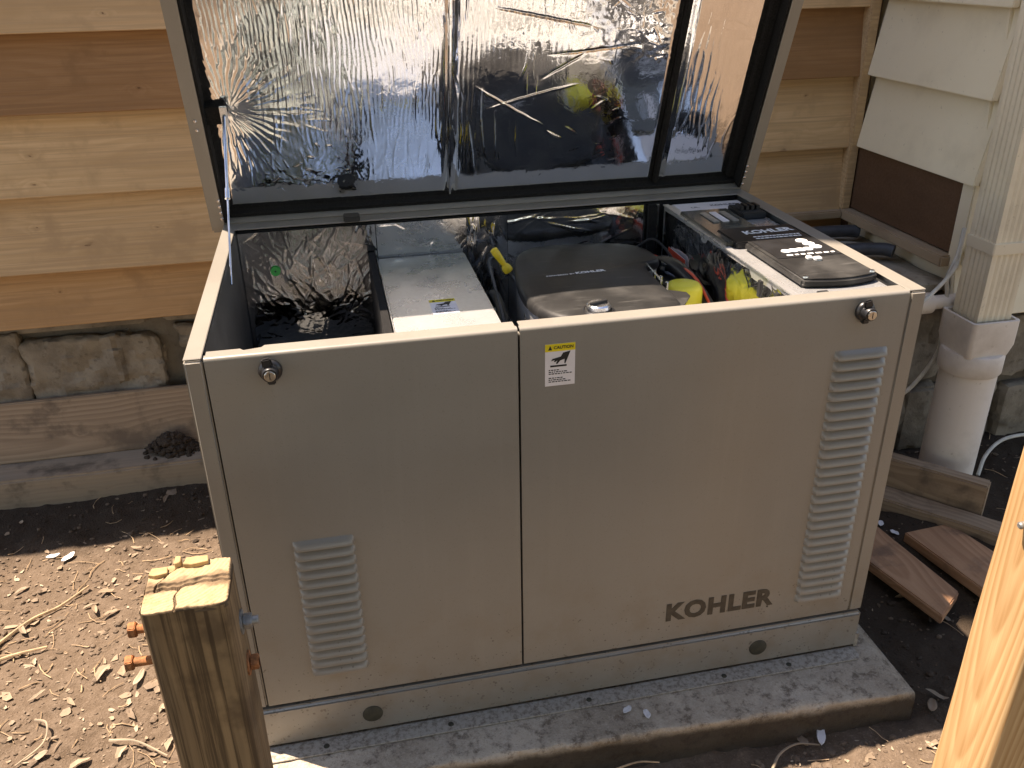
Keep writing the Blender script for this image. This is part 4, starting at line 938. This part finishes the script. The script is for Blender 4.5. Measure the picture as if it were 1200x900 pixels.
def leaf(x, y, L, wd, ang, curl, mat, label, dz=.004, cat='leaf'):
    U, V = np.meshgrid(np.linspace(-1, 1, 9), np.linspace(-1, 1, 5)); wv = wd*np.sqrt(np.clip(1-U**2, 0, 1))**1.2
    px, py = U*L, V*wv; pz = curl*L*(U**2)*.5+np.abs(V)*wv*.45+.001*np.sin(U*5+V*3)
    c, s = math.cos(ang), math.sin(ang); X = x+px*c-py*s; Y = y+px*s+py*c
    o = grid_mesh('leaf', X, Y, gh(x, y)+dz+pz, M[mat]); sol = o.modifiers.new('thick', 'SOLIDIFY'); sol.thickness = .0008
    return tag(o, label, cat)
leaf(1.056, -.142, .026, .008, 1.1, .3, 'petal', 'white curled petal standing before the slab front', .012, 'petal')
leaf(1.018, -.142, .014, .008, 1.9, .4, 'leaf', 'small brown leaf beside the white petal', .010)
leaf(1.455, -.055, .024, .016, .6, .4, 'leaf', 'crumpled tan leaf on the dark soil right of the slab', .008)
leaf(1.30, -.135, .018, .009, .9, .4, 'leaf', 'brown leaf leaning on the right corner of the slab', .012)
for i, (x, y, a, nm) in enumerate([(-.56, .80, .2, 'white chip at the edge of the shade, far left'), (-.52, .785, 1.0, 'smaller white chip right of the first at the shade edge'), (-.27, .30, 1.3, 'pale curled leaf between the two rusty bolts'), (-.20, .215, .7, 'star-shaped pale leaf left of the post foot'), (-.245, .37, 2.0, 'pale leaf above the lower rusty bolt'), (-.43, .125, .4, 'flat pale leaf at the bottom left')]):
    leaf(x, y, .017+.004*(i % 3), .007+.002*(i % 2), a, .5, 'petal' if i < 2 else 'chip', nm, .005, 'chip' if i < 2 else 'leaf')
for i, (x, y) in enumerate([(.684, -.064), (.717, -.082)]):
    o = leaf(x, y, .011, .006, .6+i, .3, 'petal', ['white scrap on the slab, the one nearer the flange', 'white scrap on the slab, the one nearer the front edge'][i], 0, 'scrap'); o.location.z = .004
for i, (x, y) in enumerate([(1.535, .415), (1.545, .37)]):
    leaf(x, y, .012, .007, 1+i, .4, 'petal', ['white scrap by the foot of the generator, farther one', 'white scrap by the foot of the generator, nearer one'][i], .004, 'scrap')

# ------------------------------------------------------------------ trees added outside the frame to shade the ground and block low sky
M['foliage'] = simple('foliage', (.060, .105, .028), .6, var=.45, sc=3)
M['bark'] = simple('bark', (.12, .09, .065), .9, var=.4, sc=30, bump=.8)
def crown(name, c, rad, n, size, seed, parent, squash=.75):
    g = np.random.default_rng(seed); th = g.uniform(0, 2*np.pi, n); ph = np.arccos(g.uniform(-1, 1, n)); rr = rad*g.uniform(.25, 1, n)**.5
    lump = 1+.22*np.sin(th*3+seed)*np.sin(ph*4)
    P0 = np.stack([rr*lump*np.sin(ph)*np.cos(th), rr*lump*np.sin(ph)*np.sin(th), squash*rr*np.cos(ph)], 1)
    a = g.normal(size=(n, 3)); a /= np.linalg.norm(a, axis=1)[:, None]; b = np.cross(a, g.normal(size=(n, 3))); b /= np.linalg.norm(b, axis=1)[:, None]
    s1 = size*g.uniform(.6, 1.3, (n, 1)); q = np.stack([P0-a*s1, P0+b*s1*.45, P0+a*s1, P0-b*s1*.45], 1).reshape(-1, 3)
    me = bpy.data.meshes.new(name); me.vertices.add(4*n); me.vertices.foreach_set('co', q.ravel().astype(np.float32)); me.loops.add(4*n); me.loops.foreach_set('vertex_index', np.arange(4*n, dtype=np.int32))
    me.polygons.add(n); me.polygons.foreach_set('loop_start', np.arange(0, 4*n, 4, dtype=np.int32)); me.update(calc_edges=True)
    return link(me, name, M['foliage'], parent, c)
def added_tree(label, base, c, rad, n, size, seed):
    t = empty('added_tree', base, label, 'added_tree', 'unseen trees added for shade'); b, c = Vector(base), Vector(c)
    m = MB().tube(bez([b, b.lerp(c, .35)+Vector((.1, .05, 0)), b.lerp(c, .7), c+Vector((0, 0, rad*.3))], 12), [.14-.009*i for i in range(13)], 10)
    for k in range(6):
        a = k*1.05+seed; m.tube(bez([b.lerp(c, .6+.05*k), c+Vector((math.cos(a)*rad*.4, math.sin(a)*rad*.4, -.1)), c+Vector((math.cos(a)*rad*.8, math.sin(a)*rad*.8, .25*rad))], 8), [.05-.005*i for i in range(9)], 6)
    m.build('trunk', M['bark'], t, smooth=True); crown('crown', c, rad, n, size, seed, t); return t
added_tree('unseen foliage added to shade the yard in front of the generator', (-2.3, -2.9, G), (-1.0, -1.65, 3.5), 1.55, 9000, .075, 2)
for i, x in enumerate((-4.2, -1.2, 1.9, 5.0)):
    added_tree('unseen foliage added behind the camera to block low sky, %s' % ('leftmost', 'second from the left', 'second from the right', 'rightmost')[i], (x, -6.2-.4*(i % 2), G), (x, -6.0, 3.6+.3*(i % 2)), 2.7, 9000, .17, 5+i)
